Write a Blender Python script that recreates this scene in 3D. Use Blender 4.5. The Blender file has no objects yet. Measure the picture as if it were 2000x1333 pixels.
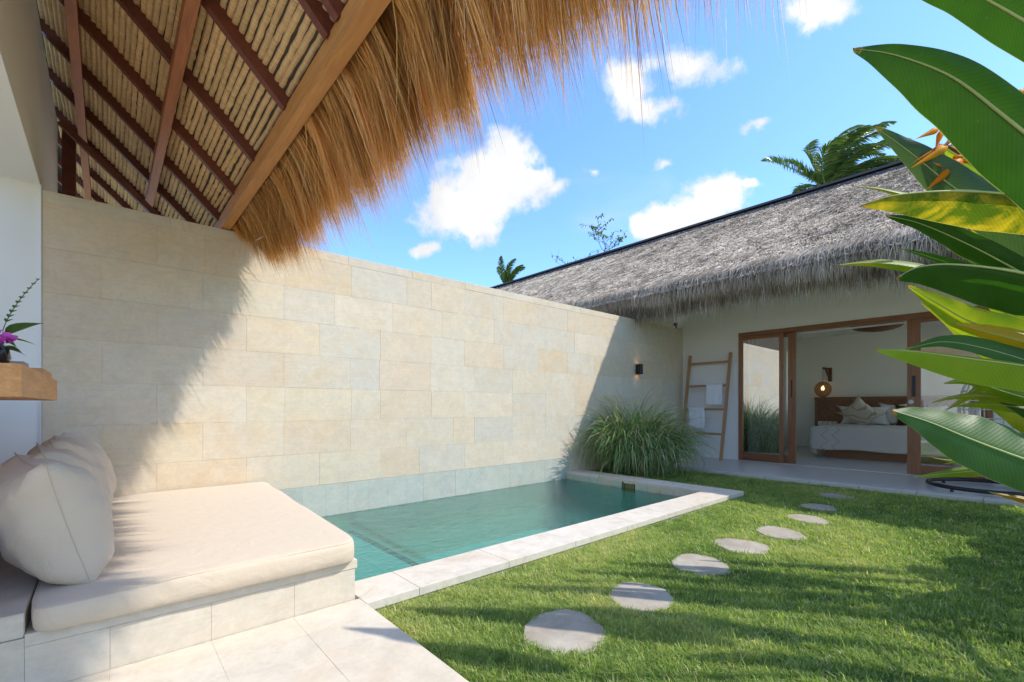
import bpy, bmesh, math, random
import numpy as np
from mathutils import Vector, Matrix
R = math.radians
random.seed(7); rng = np.random.default_rng(11)
scene = bpy.context.scene
COL = scene.collection

# ---------------------------------------------------------------- camera, sky, sun, exposure
EYE = 1.10                                   # lens height above the paving
cam_d = bpy.data.cameras.new('camera'); cam = bpy.data.objects.new('camera', cam_d); COL.objects.link(cam)
cam_d.sensor_width = 36; cam_d.lens = 16.117; cam_d.shift_y = 0.06345; cam_d.clip_start = 0.05; cam_d.clip_end = 2000
YAW = 0.8470                                 # angle from the view axis to the long axis of the garden wall
cam.location = (0, 0, EYE); cam.rotation_euler = (R(90), 0, math.atan2(math.sin(YAW), math.cos(YAW)) - R(90))
scene.camera = cam

SUN = Vector((0.56, -0.62, 1.0)).normalized()
SUN_EL = math.asin(SUN.z); SUN_AZ = math.atan2(SUN.x, SUN.y)
world = bpy.data.worlds.new('World'); scene.world = world; world.use_nodes = True
SKY_STRENGTH, SUN_STRENGTH, EXPOSURE = 0.15, 2.0, 1.28

CLOUDS = [  # azimuth, elevation, 2x2 shape, density
(0.847, 0.4994, -17.219, 0.0, -0.0, 23.236, 0.95),
(0.8894, 0.4504, -9.967, 0.0, 0.354, 21.265, 1),
(0.9527, 0.4007, -11.318, 0.0, 0.899, 23.599, 1),
(0.9934, 0.4119, -22.871, 0.0, 1.534, 28.363, 0.9),
(0.8001, 0.4594, -28.043, 0.0, -0.8, 42.912, 0.8),
(0.925, 0.3652, -18.017, 0.0, 1.033, 39.593, 0.9),
(0.489, 0.3651, -15.466, 0.0, -3.797, 30.435, 1),
(0.4269, 0.4007, -20.656, 0.0, -5.155, 32.129, 1),
(0.5338, 0.3592, -22.485, 0.0, -3.815, 35.796, 0.9),
(0.3768, 0.4074, -33.135, 0.0, -20.021, 108.308, 0.7),
(0.604, 0.5958, -19.801, 0.0, -2.349, 20.401, 0.72),
(0.4792, 0.6049, -11.177, 0.0, -6.086, 33.767, 0.7),
(0.5623, 0.5527, -13.887, 0.0, -5.612, 42.927, 0.66),
(1.0368, 0.3291, -30.948, 0.0, 3.148, 53.585, 0.75),
(0.2644, 0.6261, -14.268, 0.0, -13.445, 42.974, 0.7),
(0.3566, 0.49, -31.96, 0.0, -22.232, 100.291, 0.55),
(0.5257, 0.4667, -35.521, 0.0, -12.171, 91.013, 0.55),
(0.7668, 0.4386, -25.033, 0.0, -1.412, 45.665, 0.5),
(0.681, 0.4588, -41.842, 0.0, -6.26, 94.111, 0.5)
]
def build_world():
    nt = world.node_tree; N = nt.nodes; L = nt.links; N.clear()
    out = N.new('ShaderNodeOutputWorld')
    sky = N.new('ShaderNodeTexSky'); sky.sky_type = 'NISHITA'; sky.sun_disc = False
    sky.sun_elevation = SUN_EL; sky.sun_rotation = SUN_AZ
    sky.air_density = 1.0; sky.dust_density = .35; sky.ozone_density = 6.0
    b1 = N.new('ShaderNodeBackground'); b1.inputs[1].default_value = SKY_STRENGTH
    tint = N.new('ShaderNodeMix'); tint.data_type = 'RGBA'; tint.blend_type = 'MULTIPLY'; tint.inputs[0].default_value = 1.0; tint.inputs[7].default_value = (.80, .92, 1.0, 1)
    L.new(sky.outputs[0], tint.inputs[6]); L.new(tint.outputs[2], b1.inputs[0])
    tc = N.new('ShaderNodeTexCoord'); d = tc.outputs['Generated']
    sep = N.new('ShaderNodeSeparateXYZ'); L.new(d, sep.inputs[0])
    def M(op, a, b=None, c=None, clamp=False):
        n = N.new('ShaderNodeMath'); n.operation = op; n.use_clamp = clamp
        for i, v in enumerate((a, b, c)):
            if v is None: continue
            if isinstance(v, (int, float)): n.inputs[i].default_value = v
            else: L.new(v, n.inputs[i])
        return n.outputs[0]
    def noise(vec, scale, detail, rough, dist=0.0):
        n = N.new('ShaderNodeTexNoise'); n.inputs['Scale'].default_value = scale; n.inputs['Detail'].default_value = detail
        n.inputs['Roughness'].default_value = rough; n.inputs['Distortion'].default_value = dist; L.new(vec, n.inputs['Vector']); return n.outputs[0]
    az = M('ARCTAN2', sep.outputs[1], sep.outputs[0]); el = M('ARCSINE', sep.outputs[2])
    wa = noise(d, 9, 5, .62); mp = N.new('ShaderNodeMapping'); mp.inputs['Location'].default_value = (3.1, 7.7, 1.3); L.new(d, mp.inputs[0])
    wb = noise(mp.outputs[0], 9, 5, .62)
    az = M('MULTIPLY_ADD', M('SUBTRACT', wa, .5), .09, az); el = M('MULTIPLY_ADD', M('SUBTRACT', wb, .5), .08, el)
    best = None
    for a, e, j0, j1, j2, j3, s in CLOUDS:
        da = M('SUBTRACT', az, a); de = M('SUBTRACT', el, e)
        x = M('MULTIPLY_ADD', da, j0, M('MULTIPLY', de, j1)); y = M('MULTIPLY_ADD', da, j2, M('MULTIPLY', de, j3))
        r = M('SQRT', M('MULTIPLY_ADD', x, x, M('MULTIPLY', y, y)))
        v = M('MULTIPLY', M('MULTIPLY_ADD', r, -.62, 1.08), s)
        best = v if best is None else M('SMOOTH_MAX', best, v, .10)
    fb = noise(d, 16, 8, .62)
    val = M('ADD', best, M('MULTIPLY', M('SUBTRACT', fb, .5), .95))
    mr = N.new('ShaderNodeMapRange'); mr.interpolation_type = 'SMOOTHSTEP'; L.new(val, mr.inputs[0])
    mr.inputs[1].default_value = .24; mr.inputs[2].default_value = .62
    # faint cirrus everywhere in the sky
    mp2 = N.new('ShaderNodeMapping'); mp2.inputs['Scale'].default_value = (1.2, 2.6, 3.2); mp2.inputs['Rotation'].default_value = (0, .3, .7); L.new(d, mp2.inputs[0])
    ci = noise(mp2.outputs[0], 1.7, 7, .6, .6)
    mr2 = N.new('ShaderNodeMapRange'); mr2.interpolation_type = 'SMOOTHSTEP'; L.new(ci, mr2.inputs[0])
    mr2.inputs[1].default_value = .55; mr2.inputs[2].default_value = .95; mr2.inputs[4].default_value = .45
    # added cumulus, kept out of frame, to brighten the skylight
    mp3 = N.new('ShaderNodeMapping'); mp3.inputs['Location'].default_value = (5.3, 1.9, 8.2); mp3.inputs['Scale'].default_value = (1, 1, 1.5); L.new(d, mp3.inputs[0])
    cu = M('ADD', noise(mp3.outputs[0], 2.6, 8, .58, .3), M('MULTIPLY', M('ABSOLUTE', M('SUBTRACT', sep.outputs[2], .5)), .02))
    away = M('SUBTRACT', 1.02, M('ADD', M('MULTIPLY', sep.outputs[0], .70), M('ADD', M('MULTIPLY', sep.outputs[1], .48), M('MULTIPLY', sep.outputs[2], .52))))
    cu = M('ADD', cu, M('MULTIPLY', M('SUBTRACT', M('MINIMUM', away, .35), .35), .45))
    mr3 = N.new('ShaderNodeMapRange'); mr3.interpolation_type = 'SMOOTHSTEP'; L.new(cu, mr3.inputs[0]); mr3.inputs[1].default_value = .53; mr3.inputs[2].default_value = .66
    alpha = M('MAXIMUM', M('MAXIMUM', mr.outputs[0], mr3.outputs[0]), mr2.outputs[0], clamp=True)
    # soft grey shading inside the thick clouds
    sh = noise(mp.outputs[0], 11, 4, .5)
    cr = N.new('ShaderNodeMapRange'); L.new(sh, cr.inputs[0]); cr.inputs[1].default_value = .35; cr.inputs[2].default_value = .7
    cr.inputs[3].default_value = .37; cr.inputs[4].default_value = .47
    cc = N.new('ShaderNodeCombineColor'); 
    L.new(cr.outputs[0], cc.inputs[0]); L.new(M('MULTIPLY', cr.outputs[0], 1.015), cc.inputs[1]); L.new(M('MULTIPLY', cr.outputs[0], 1.035), cc.inputs[2])
    b2 = N.new('ShaderNodeBackground'); L.new(cc.outputs[0], b2.inputs[0]); b2.inputs[1].default_value = 1.0
    mx = N.new('ShaderNodeMixShader'); L.new(alpha, mx.inputs[0]); L.new(b1.outputs[0], mx.inputs[1]); L.new(b2.outputs[0], mx.inputs[2])
    L.new(mx.outputs[0], out.inputs[0])
build_world()
sun_d = bpy.data.lights.new('sun', 'SUN'); sun_d.energy = SUN_STRENGTH; sun_d.angle = R(0.5); sun_d.color = (1.0, .95, .86)
sun = bpy.data.objects.new('sun', sun_d); COL.objects.link(sun); sun.location = (8, -8, 14); sun.rotation_euler = (-SUN).to_track_quat('-Z', 'Y').to_euler()
vs = scene.view_settings
scene.display_settings.display_device = 'sRGB'; vs.view_transform = 'Standard'; vs.look = 'None'; vs.gamma = 1; vs.exposure = EXPOSURE; vs.use_curve_mapping = False
scene.render.engine = 'CYCLES'
cy = scene.cycles; cy.max_bounces = 10; cy.diffuse_bounces = 7; cy.glossy_bounces = 4; cy.transparent_max_bounces = 12; cy.transmission_bounces = 6
cy.use_denoising = True; cy.sample_clamp_indirect = 6; cy.caustics_reflective = False; cy.caustics_refractive = False

# ---------------------------------------------------------------- helpers
def mesh_obj(name, verts, faces, mat=None, parent=None, smooth=False, kind=None, loc=None):
    me = bpy.data.meshes.new(name); me.from_pydata([tuple(v) for v in verts], [], faces); me.update()
    return link(name, me, mat, parent, smooth, kind, loc)
def link(name, me, mat=None, parent=None, smooth=False, kind=None, loc=None):
    if smooth: me.polygons.foreach_set('use_smooth', [True]*len(me.polygons))
    if mat is not None and not me.materials: me.materials.append(mat)
    o = bpy.data.objects.new(name, me); COL.objects.link(o)
    if loc is not None: o.location = loc
    if parent is not None: o.parent = parent; o.location = o.location - parent_world(parent)
    if kind: o['kind'] = kind
    return o
def parent_world(p):
    v = Vector((0, 0, 0))
    while p is not None: v = v + p.location; p = p.parent
    return v
def empty(name, loc=(0, 0, 0), label=None, cat=None, group=None, kind=None):
    o = bpy.data.objects.new(name, None); COL.objects.link(o); o.location = loc; o.empty_display_size = .1
    tag(o, label, cat, group, kind); return o
def tag(o, label=None, cat=None, group=None, kind=None):
    for k, v in (('label', label), ('category', cat), ('group', group), ('kind', kind)):
        if v: o[k] = v
    return o
_box = {}
def box_mesh(sx, sy, sz, bev=0.0, key=None):
    k = (round(sx, 4), round(sy, 4), round(sz, 4), bev, key)
    if k in _box: return _box[k]
    bm = bmesh.new(); bmesh.ops.create_cube(bm, size=1)
    bmesh.ops.scale(bm, vec=(sx, sy, sz), verts=bm.verts)
    if bev: bmesh.ops.bevel(bm, geom=bm.edges[:], offset=bev, segments=1, profile=.5, affect='EDGES')
    me = bpy.data.meshes.new('block'); bm.to_mesh(me); bm.free(); _box[k] = me; return me
def box(name, lo, hi, mat, parent=None, bev=0.0, kind=None, shared=True):
    """an axis aligned block between two corners"""
    lo, hi = Vector(lo), Vector(hi); s = hi - lo
    me = box_mesh(s.x, s.y, s.z, bev, mat.name)
    if not me.materials: me.materials.append(mat)
    return link(name, me, None, parent, False, kind, (lo + hi) / 2)
class MB:
    def __init__(s): s.v = []; s.f = []
    def box(s, lo, hi):
        n = len(s.v); (a, b, c), (d, e, f) = lo, hi
        s.v += [(a,b,c),(d,b,c),(d,e,c),(a,e,c),(a,b,f),(d,b,f),(d,e,f),(a,e,f)]
        s.f += [[n+i for i in q] for q in ((0,3,2,1),(4,5,6,7),(0,1,5,4),(1,2,6,5),(2,3,7,6),(3,0,4,7))]
    def beam(s, p, q, w, h, up=(0, 0, 1)):
        """a straight squared timber from p to q (centre line)"""
        p, q = Vector(p), Vector(q); t = (q-p).normalized(); side = t.cross(Vector(up)).normalized(); u = side.cross(t).normalized()
        n = len(s.v)
        for c in (p, q):
            for i, j in ((-1,-1),(1,-1),(1,1),(-1,1)): s.v.append(tuple(c + side*(w/2*i) + u*(h/2*j)))
        s.f += [[n+i for i in q_] for q_ in ((0,1,2,3),(7,6,5,4),(0,4,5,1),(1,5,6,2),(2,6,7,3),(3,7,4,0))]
    def tube(s, pts, r, n=8, cap=True, closed=False):
        pts = [Vector(p) for p in pts]; k = len(pts)
        rr = r if isinstance(r, (list, tuple)) else [r]*k
        base = len(s.v); prev = None
        for i, p in enumerate(pts):
            if closed: t = pts[(i+1) % k] - pts[i-1]
            else: t = pts[min(i+1, k-1)] - pts[max(i-1, 0)]
            t.normalize()
            if prev is None:
                a = Vector((0, 0, 1)) if abs(t.z) < .9 else Vector((1, 0, 0))
                x = t.cross(a).normalized()
            else: x = (prev - t*prev.dot(t)).normalized()
            prev = x; y = t.cross(x)
            for j in range(n):
                an = 2*math.pi*j/n; s.v.append(tuple(p + (x*math.cos(an) + y*math.sin(an))*rr[i]))
        for i in range(k if closed else k-1):
            for j in range(n):
                a = base+i*n+j; b = base+i*n+(j+1) % n; i2 = (i+1) % k
                s.f.append([a, b, base+i2*n+(j+1) % n, base+i2*n+j])
        if cap and not closed:
            s.f.append([base+j for j in range(n)][::-1]); s.f.append([base+(k-1)*n+j for j in range(n)])
    def lathe(s, prof, c, n=24):
        base = len(s.v); c = Vector(c)
        for r, z in prof:
            for j in range(n):
                a = 2*math.pi*j/n; s.v.append((c.x+r*math.cos(a), c.y+r*math.sin(a), c.z+z))
        for i in range(len(prof)-1):
            for j in range(n): s.f.append([base+i*n+j, base+i*n+(j+1) % n, base+(i+1)*n+(j+1) % n, base+(i+1)*n+j])
    def build(s, name, mat, parent=None, smooth=False, kind=None): return mesh_obj(name, s.v, s.f, mat, parent, smooth, kind)
def part(name, mat, parent, fn, smooth=False, kind=None):
    m = MB(); fn(m); return m.build(name, mat, parent, smooth, kind)
def np_mesh(name, verts, loops, starts, mat, parent=None, kind=None, attr=None, smooth=False, uv=None):
    me = bpy.data.meshes.new(name)
    me.vertices.add(len(verts)); me.vertices.foreach_set('co', np.ascontiguousarray(verts, np.float32).ravel())
    me.loops.add(len(loops)); me.loops.foreach_set('vertex_index', loops.astype(np.int32))
    me.polygons.add(len(starts)); me.polygons.foreach_set('loop_start', starts.astype(np.int32))
    me.update(calc_edges=True)
    if attr is not None:
        a = me.attributes.new('rnd', 'FLOAT', 'POINT'); a.data.foreach_set('value', attr.astype(np.float32))
    if uv is not None:
        a = me.attributes.new('along', 'FLOAT', 'POINT'); a.data.foreach_set('value', uv.astype(np.float32))
    return link(name, me, mat, parent, smooth, kind)
def ribbons(name, levels, side, widths, rnd, mat, parent=None, kind='stuff'):
    """many thin strands: levels = K arrays (N,3), the last level is the tip; side (N,3) unit; widths K-1 half widths"""
    K = len(levels); N = len(levels[0]); per = 2*(K-1)+1
    V = np.empty((N, per, 3), np.float32)
    for k in range(K-1):
        w = np.asarray(widths[k]).reshape(-1, 1)
        V[:, 2*k] = levels[k] - side*w; V[:, 2*k+1] = levels[k] + side*w
    V[:, -1] = levels[-1]
    base = (np.arange(N)*per)[:, None]
    fl = []; sizes = []
    for k in range(K-2): fl.append(base + np.array([2*k, 2*k+1, 2*k+3, 2*k+2])[None]); sizes.append(4)
    fl.append(base + np.array([2*(K-2), 2*(K-2)+1, per-1])[None]); sizes.append(3)
    loops = np.concatenate(fl, 1).ravel()
    ps = np.cumsum([0]+sizes[:-1]); tot = sum(sizes)
    starts = (np.arange(N)[:, None]*tot + ps[None]).ravel()
    al = np.tile(np.append(np.repeat(np.linspace(0, 1, K)[:-1], 2), 1.0), N)
    return np_mesh(name, V.reshape(-1, 3), loops, starts, mat, parent, kind, np.repeat(rnd, per), False, al)

# ---------------------------------------------------------------- materials
class NT:
    def __init__(s, name):
        s.m = bpy.data.materials.new(name); s.m.use_nodes = True; s.t = s.m.node_tree; s.N = s.t.nodes; s.L = s.t.links
        s.b = s.N['Principled BSDF']; s.out = s.N['Material Output']
    def n(s, t, **kw):
        n = s.N.new(t)
        for k, v in kw.items():
            if k.startswith('i_'):
                key = k[2:]; key = int(key) if key.isdigit() else key.replace('_', ' ')
                n.inputs[key].default_value = v
            else: setattr(n, k, v)
        return n
    def l(s, a, b): s.L.new(a, b)
    def pos(s, scale=(1, 1, 1), rot=(0, 0, 0)):
        g = s.n('ShaderNodeNewGeometry'); m = s.n('ShaderNodeMapping'); m.inputs['Scale'].default_value = scale; m.inputs['Rotation'].default_value = rot
        s.l(g.outputs['Position'], m.inputs[0]); return m.outputs[0]
    def noise(s, vec, scale, detail=4, rough=.55, dist=0.0):
        n = s.n('ShaderNodeTexNoise'); n.inputs['Scale'].default_value = scale; n.inputs['Detail'].default_value = detail
        n.inputs['Roughness'].default_value = rough; n.inputs['Distortion'].default_value = dist; s.l(vec, n.inputs['Vector']); return n.outputs[0]
    def ramp(s, fac, stops, interp='LINEAR'):
        r = s.n('ShaderNodeValToRGB'); cr = r.color_ramp; cr.interpolation = interp
        while len(cr.elements) < len(stops): cr.elements.new(.5)
        for e, (p, c) in zip(cr.elements, stops): e.position = p; e.color = (*c, 1)
        s.l(fac, r.inputs[0]); return r.outputs[0]
    def mix(s, fac, a, b, mode='MIX'):
        n = s.n('ShaderNodeMix', data_type='RGBA', blend_type=mode)
        for i, v in ((0, fac), (6, a), (7, b)):
            if isinstance(v, (int, float)): n.inputs[i].default_value = v
            elif isinstance(v, tuple): n.inputs[i].default_value = (*v, 1)
            else: s.l(v, n.inputs[i])
        return n.outputs[2]
    def math(s, op, a, b=0.0, c=None, clamp=False):
        n = s.n('ShaderNodeMath', operation=op, use_clamp=clamp)
        for i, v in enumerate((a, b, c)):
            if v is None: continue
            if isinstance(v, (int, float)): n.inputs[i].default_value = v
            else: s.l(v, n.inputs[i])
        return n.outputs[0]
    def col(s, v): 
        if isinstance(v, tuple): s.b.inputs['Base Color'].default_value = (*v, 1)
        else: s.l(v, s.b.inputs['Base Color'])
    def rough(s, v):
        if isinstance(v, (int, float)): s.b.inputs['Roughness'].default_value = v
        else: s.l(v, s.b.inputs['Roughness'])
    def bump(s, h, strength=.3, dist=.01):
        b = s.n('ShaderNodeBump'); b.inputs['Strength'].default_value = strength; b.inputs['Distance'].default_value = dist
        s.l(h, b.inputs['Height']); s.l(b.outputs[0], s.b.inputs['Normal']); return b
    def rand(s): return s.n('ShaderNodeObjectInfo').outputs['Random']
    def attr(s, name): return s.n('ShaderNodeAttribute', attribute_name=name).outputs['Fac']

def m_stone(name, stops, streak=(1.2, 1.2, 9), stain=(.60, .44, .24), stain_amt=.55, rough=.75, bump=.25, dirt=.18):
    t = NT(name); p = t.pos(); rd = t.rand()
    base = t.ramp(rd, stops)
    n1 = t.noise(t.pos(streak), 2.2, 6, .62, .5)
    c = t.mix(t.ramp(n1, [(.30, (0, 0, 0)), (.72, (1, 1, 1))]), base, t.mix(.5, base, (.62, .58, .50), 'MIX'))
    n2 = t.noise(p, 1.7, 5, .6, 1.2)
    f = t.math('MULTIPLY', t.ramp(n2, [(.50, (0, 0, 0)), (.74, (1, 1, 1))]), stain_amt)
    c = t.mix(f, c, stain)
    n3 = t.noise(p, 38, 4, .7)
    c = t.mix(.22, c, t.ramp(n3, [(.25, (.55, .55, .55)), (.75, (1, 1, 1))]), 'MULTIPLY')
    n5 = t.noise(t.pos((1.5, 1.5, 22)), 3, 5, .6, .8)
    c = t.mix(.10, c, t.ramp(n5, [(.35, (.55, .50, .42)), (.6, (1, 1, 1))]), 'MULTIPLY')
    n6 = t.noise(p, 9, 6, .7, .8); c = t.mix(.30, c, t.ramp(n6, [(.38, (.80, .80, .80)), (.62, (1.1, 1.1, 1.1))]), 'MULTIPLY')
    n7 = t.noise(p, 4.5, 7, .72, 1.5); c = t.mix(dirt, c, t.ramp(n7, [(.30, (.52, .48, .42)), (.50, (1, 1, 1))]), 'MULTIPLY')
    n8 = t.noise(p, 150, 2, .6); c = t.mix(dirt*1.6, c, t.ramp(n8, [(.24, (.45, .40, .34)), (.33, (1, 1, 1))]), 'MULTIPLY')
    t.col(c); t.rough(rough); t.bump(t.math('ADD', t.noise(p, 60, 5, .65), t.math('MULTIPLY', n1, .8)), bump*.7, .004); return t.m
CREAM = [(0, (.74, .60, .41)), (.2, (.71, .545, .335)), (.38, (.66, .585, .45)), (.55, (.75, .635, .46)), (.72, (.71, .545, .36)), (.86, (.635, .57, .45)), (1, (.74, .61, .405))]
MAT = {}
MAT['sandstone'] = m_stone('sandstone', CREAM, streak=(1.6, 1.6, 3.2), stain=(.68, .49, .27), stain_amt=.42, dirt=.10)
MAT['paving'] = m_stone('paving_limestone', [(0, (.66, .58, .46)), (.5, (.70, .62, .50)), (1, (.67, .58, .45))], streak=(3, 1, 1), stain=(.64, .50, .34), stain_amt=.4, rough=.6, bump=.12)
MAT['platform'] = m_stone('platform_limestone', [(0, (.64, .54, .40)), (.5, (.67, .57, .43)), (1, (.62, .52, .38))], stain=(.70, .63, .52), stain_amt=.7, rough=.65, bump=.15)
MAT['coping'] = m_stone('coping_limestone', [(0, (.68, .60, .50)), (.5, (.72, .65, .55)), (1, (.69, .59, .47))], streak=(1, 4, 1), stain=(.62, .47, .34), stain_amt=.6, rough=.6, bump=.16, dirt=.30)
MAT['green_stone'] = m_stone('green_pool_stone', [(0, (.46, .50, .43)), (.25, (.49, .53, .44)), (.5, (.45, .505, .44)), (.75, (.53, .55, .45)), (1, (.475, .51, .43))], streak=(2, 2, 2), stain=(.56, .52, .40), stain_amt=.6, rough=.5, bump=.2)
MAT['step_stone'] = m_stone('stepping_stone', [(0, (.31, .255, .185)), (.5, (.345, .285, .205)), (1, (.32, .26, .19))], streak=(2, 2, 2), stain=(.22, .19, .15), stain_amt=.5, rough=.8, bump=.35)

def m_plaster(name, c, amt=.06):
    t = NT(name); n = t.noise(t.pos(), 3, 5, .6)
    t.col(t.mix(t.math('MULTIPLY', n, amt*4), c, tuple(x*.88 for x in c))); t.rough(.85); t.bump(t.noise(t.pos(), 40, 4, .6), .08, .004); return t.m
MAT['plaster'] = m_plaster('white_plaster', (.84, .825, .78))
MAT['room_plaster'] = m_plaster('room_plaster', (.80, .79, .72))
MAT['concrete'] = m_plaster('polished_concrete', (.54, .52, .49), .15); MAT['concrete'].node_tree.nodes['Principled BSDF'].inputs['Roughness'].default_value = .32
MAT['edge_stone'] = m_plaster('terrace_edge_stone', (.56, .54, .49), .15)

def m_wood(name, c1, c2, axis='y', scale=1.0, rough=.5):
    t = NT(name); s = {'x': (1, 14, 14), 'y': (14, 1, 14), 'z': (14, 14, 1), 'xz': (14, 14, 14)}[axis]
    n = t.noise(t.pos(tuple(v*scale for v in s)), 2.0, 6, .62, .8)
    n2 = t.noise(t.pos(tuple(v*4*scale for v in s)), 2.0, 3, .6)
    v = t.math('ADD', t.math('MULTIPLY', n, .7), t.math('MULTIPLY', n2, .3))
    c = t.ramp(v, [(.30, c1), (.68, c2)])
    rd = t.rand(); c = t.mix(.35, c, t.ramp(rd, [(0, (.6, .6, .6)), (1, (1.15, 1.1, 1.05))]), 'MULTIPLY')
    t.col(c); t.rough(rough); t.bump(v, .2, .004); return t.m
MAT['beam'] = m_wood('roof_beam_wood', (.27, .080, .028), (.48, .165, .055), 'y')
MAT['rafter'] = m_wood('dark_rafter_wood', (.10, .024, .013), (.19, .050, .026), 'xz')
MAT['fascia'] = m_wood('eave_beam_wood', (.44, .18, .048), (.72, .34, .10), 'y')
MAT['door'] = m_wood('door_teak', (.20, .075, .032), (.36, .155, .07), 'z', rough=.35)
MAT['door_h'] = m_wood('door_teak_rail', (.18, .066, .030), (.33, .14, .062), 'y', rough=.35)
MAT['ladder'] = m_wood('ladder_teak', (.36, .19, .085), (.50, .28, .13), 'z')
MAT['headboard'] = m_wood('headboard_wood', (.12, .050, .024), (.36, .165, .08), 'xz', .6)
MAT['bed_base'] = m_wood('bed_base_wood', (.22, .10, .045), (.36, .17, .075), 'y')
MAT['shelf'] = m_wood('shelf_teak', (.44, .18, .05), (.72, .36, .12), 'y')
MAT['dark_wood'] = m_wood('backrest_wood', (.12, .045, .02), (.22, .09, .04), 'y')

def m_cloth(name, c, scale=260, rough=.9, sheen=.2, wrinkle=.35):
    t = NT(name); p = t.pos(); n = t.noise(p, 5, 5, .6, .8)
    t.col(t.mix(t.math('MULTIPLY', n, .25), c, tuple(x*.9 for x in c))); t.rough(rough)
    w = t.noise(p, 7, 4, .55, 1.4); f = t.noise(p, scale, 2, .5)
    t.bump(t.math('ADD', t.math('MULTIPLY', w, 1.0), t.math('MULTIPLY', f, .06)), wrinkle, .03)
    t.b.inputs['Sheen Weight'].default_value = sheen; return t.m
MAT['beige'] = m_cloth('beige_canvas', (.61, .50, .37), wrinkle=.24)
MAT['piping'] = m_cloth('beige_piping', (.56, .455, .335))
MAT['white_linen'] = m_cloth('white_linen', (.74, .73, .72), wrinkle=.5)
MAT['cream_linen'] = m_cloth('cream_linen', (.60, .54, .43), wrinkle=.5)
MAT['brown_linen'] = m_cloth('brown_linen', (.07, .032, .02), wrinkle=.5)
MAT['towel'] = m_cloth('white_towel', (.88, .87, .88), 400, wrinkle=.5)

def m_flat(name, c, rough=.5, metal=0.0, emit=None):
    t = NT(name); n = t.noise(t.pos(), 25, 3, .6); t.col(t.mix(t.math('MULTIPLY', n, .25), c, tuple(x*.8 for x in c))); t.rough(rough); t.b.inputs['Metallic'].default_value = metal
    if emit: t.b.inputs['Emission Color'].default_value = (*emit[0], 1); t.b.inputs['Emission Strength'].default_value = emit[1]
    return t.m
MAT['black_metal'] = m_flat('black_metal', (.014, .014, .016), .4)
MAT['grey_metal'] = m_flat('dark_ridge_metal', (.075, .058, .055), .5)
MAT['chrome'] = m_flat('chrome', (.75, .75, .75), .18, 1.0)
MAT['rattan'] = m_flat('woven_rattan', (.36, .20, .085), .6)
MAT['dark_rattan'] = m_flat('dark_rattan', (.19, .085, .040), .6)
MAT['pale_rattan'] = m_flat('pale_wicker', (.62, .53, .40), .6)
MAT['plastic'] = m_flat('white_plastic', (.75, .75, .72), .35)
MAT['bulb'] = m_flat('lamp_bulb', (.9, .8, .6), .5, 0, ((1, .62, .26), 2.2))
MAT['lamp_glow'] = m_flat('lamp_lens', (.9, .8, .6), .5, 0, ((1, .55, .18), 2.2))
MAT['dark_vase'] = m_flat('dark_glazed_vase', (.03, .018, .016), .2)
MAT['tray'] = m_flat('grey_stone_tray', (.36, .34, .31), .6)
MAT['magenta'] = m_flat('magenta_petal', (.62, .07, .42), .55)
MAT['amber'] = m_flat('skimmer_amber', (.20, .17, .05), .6)
MAT['soil'] = m_flat('soil', (.06, .05, .03), .95)
MAT['bark'] = m_flat('palm_bark', (.20, .17, .14), .9)
MAT['twig'] = m_flat('twig_bark', (.16, .12, .10), .9)
MAT['white_line'] = m_flat('door_track', (.72, .70, .66), .4)

def m_glass(name, tint, refl, rough=.0):
    t = NT(name); t.N.remove(t.b)
    tr = t.n('ShaderNodeBsdfTransparent'); tr.inputs[0].default_value = (*tint, 1)
    gl = t.n('ShaderNodeBsdfGlossy'); gl.inputs['Roughness'].default_value = rough; gl.inputs['Color'].default_value = (.95, .97, 1, 1)
    fr = t.n('ShaderNodeFresnel'); fr.inputs[0].default_value = 1.5
    fac = t.math('ADD', fr.outputs[0], refl, clamp=True)
    mx = t.n('ShaderNodeMixShader'); t.l(fac, mx.inputs[0]); t.l(tr.outputs[0], mx.inputs[1]); t.l(gl.outputs[0], mx.inputs[2]); t.l(mx.outputs[0], t.out.inputs[0])
    return t, gl, fr
MAT['clear_glass'] = m_glass('clear_door_glass', (.80, .83, .82), .16)[0].m
MAT['glass'] = m_glass('coated_door_glass', (.72, .76, .76), .66)[0].m
def m_water():
    t, gl, fr = m_glass('pool_water', (.50, .90, .88), 0.0, .01); fr.inputs[0].default_value = 1.33
    p = t.pos((1, 1, 1)); h = t.math('ADD', t.noise(t.pos((1, 1.5, 1), (0, 0, .5)), 5, 4, .55, .6), t.math('MULTIPLY', t.noise(t.pos((1, 2.2, 1), (0, 0, .4)), 17, 3, .55, .4), .5))
    b = t.n('ShaderNodeBump'); b.inputs['Strength'].default_value = .45; b.inputs['Distance'].default_value = .05; t.l(h, b.inputs['Height'])
    t.l(b.outputs[0], gl.inputs['Normal']); t.l(b.outputs[0], fr.inputs['Normal'])
    rf = t.n('ShaderNodeBsdfRefraction'); rf.inputs['IOR'].default_value = 1.08; rf.inputs['Roughness'].default_value = .0; rf.inputs['Color'].default_value = (.50, .90, .88, 1); t.l(b.outputs[0], rf.inputs['Normal'])
    m0 = [n_ for n_ in t.N if n_.type == 'MIX_SHADER'][0]; tr = [n_ for n_ in t.N if n_.type == 'BSDF_TRANSPARENT'][0]
    m2 = t.n('ShaderNodeMixShader'); m2.inputs[0].default_value = .35; t.l(tr.outputs[0], m2.inputs[1]); t.l(rf.outputs[0], m2.inputs[2]); t.l(m2.outputs[0], m0.inputs[1]); return t.m
MAT['water'] = m_water()
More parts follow.
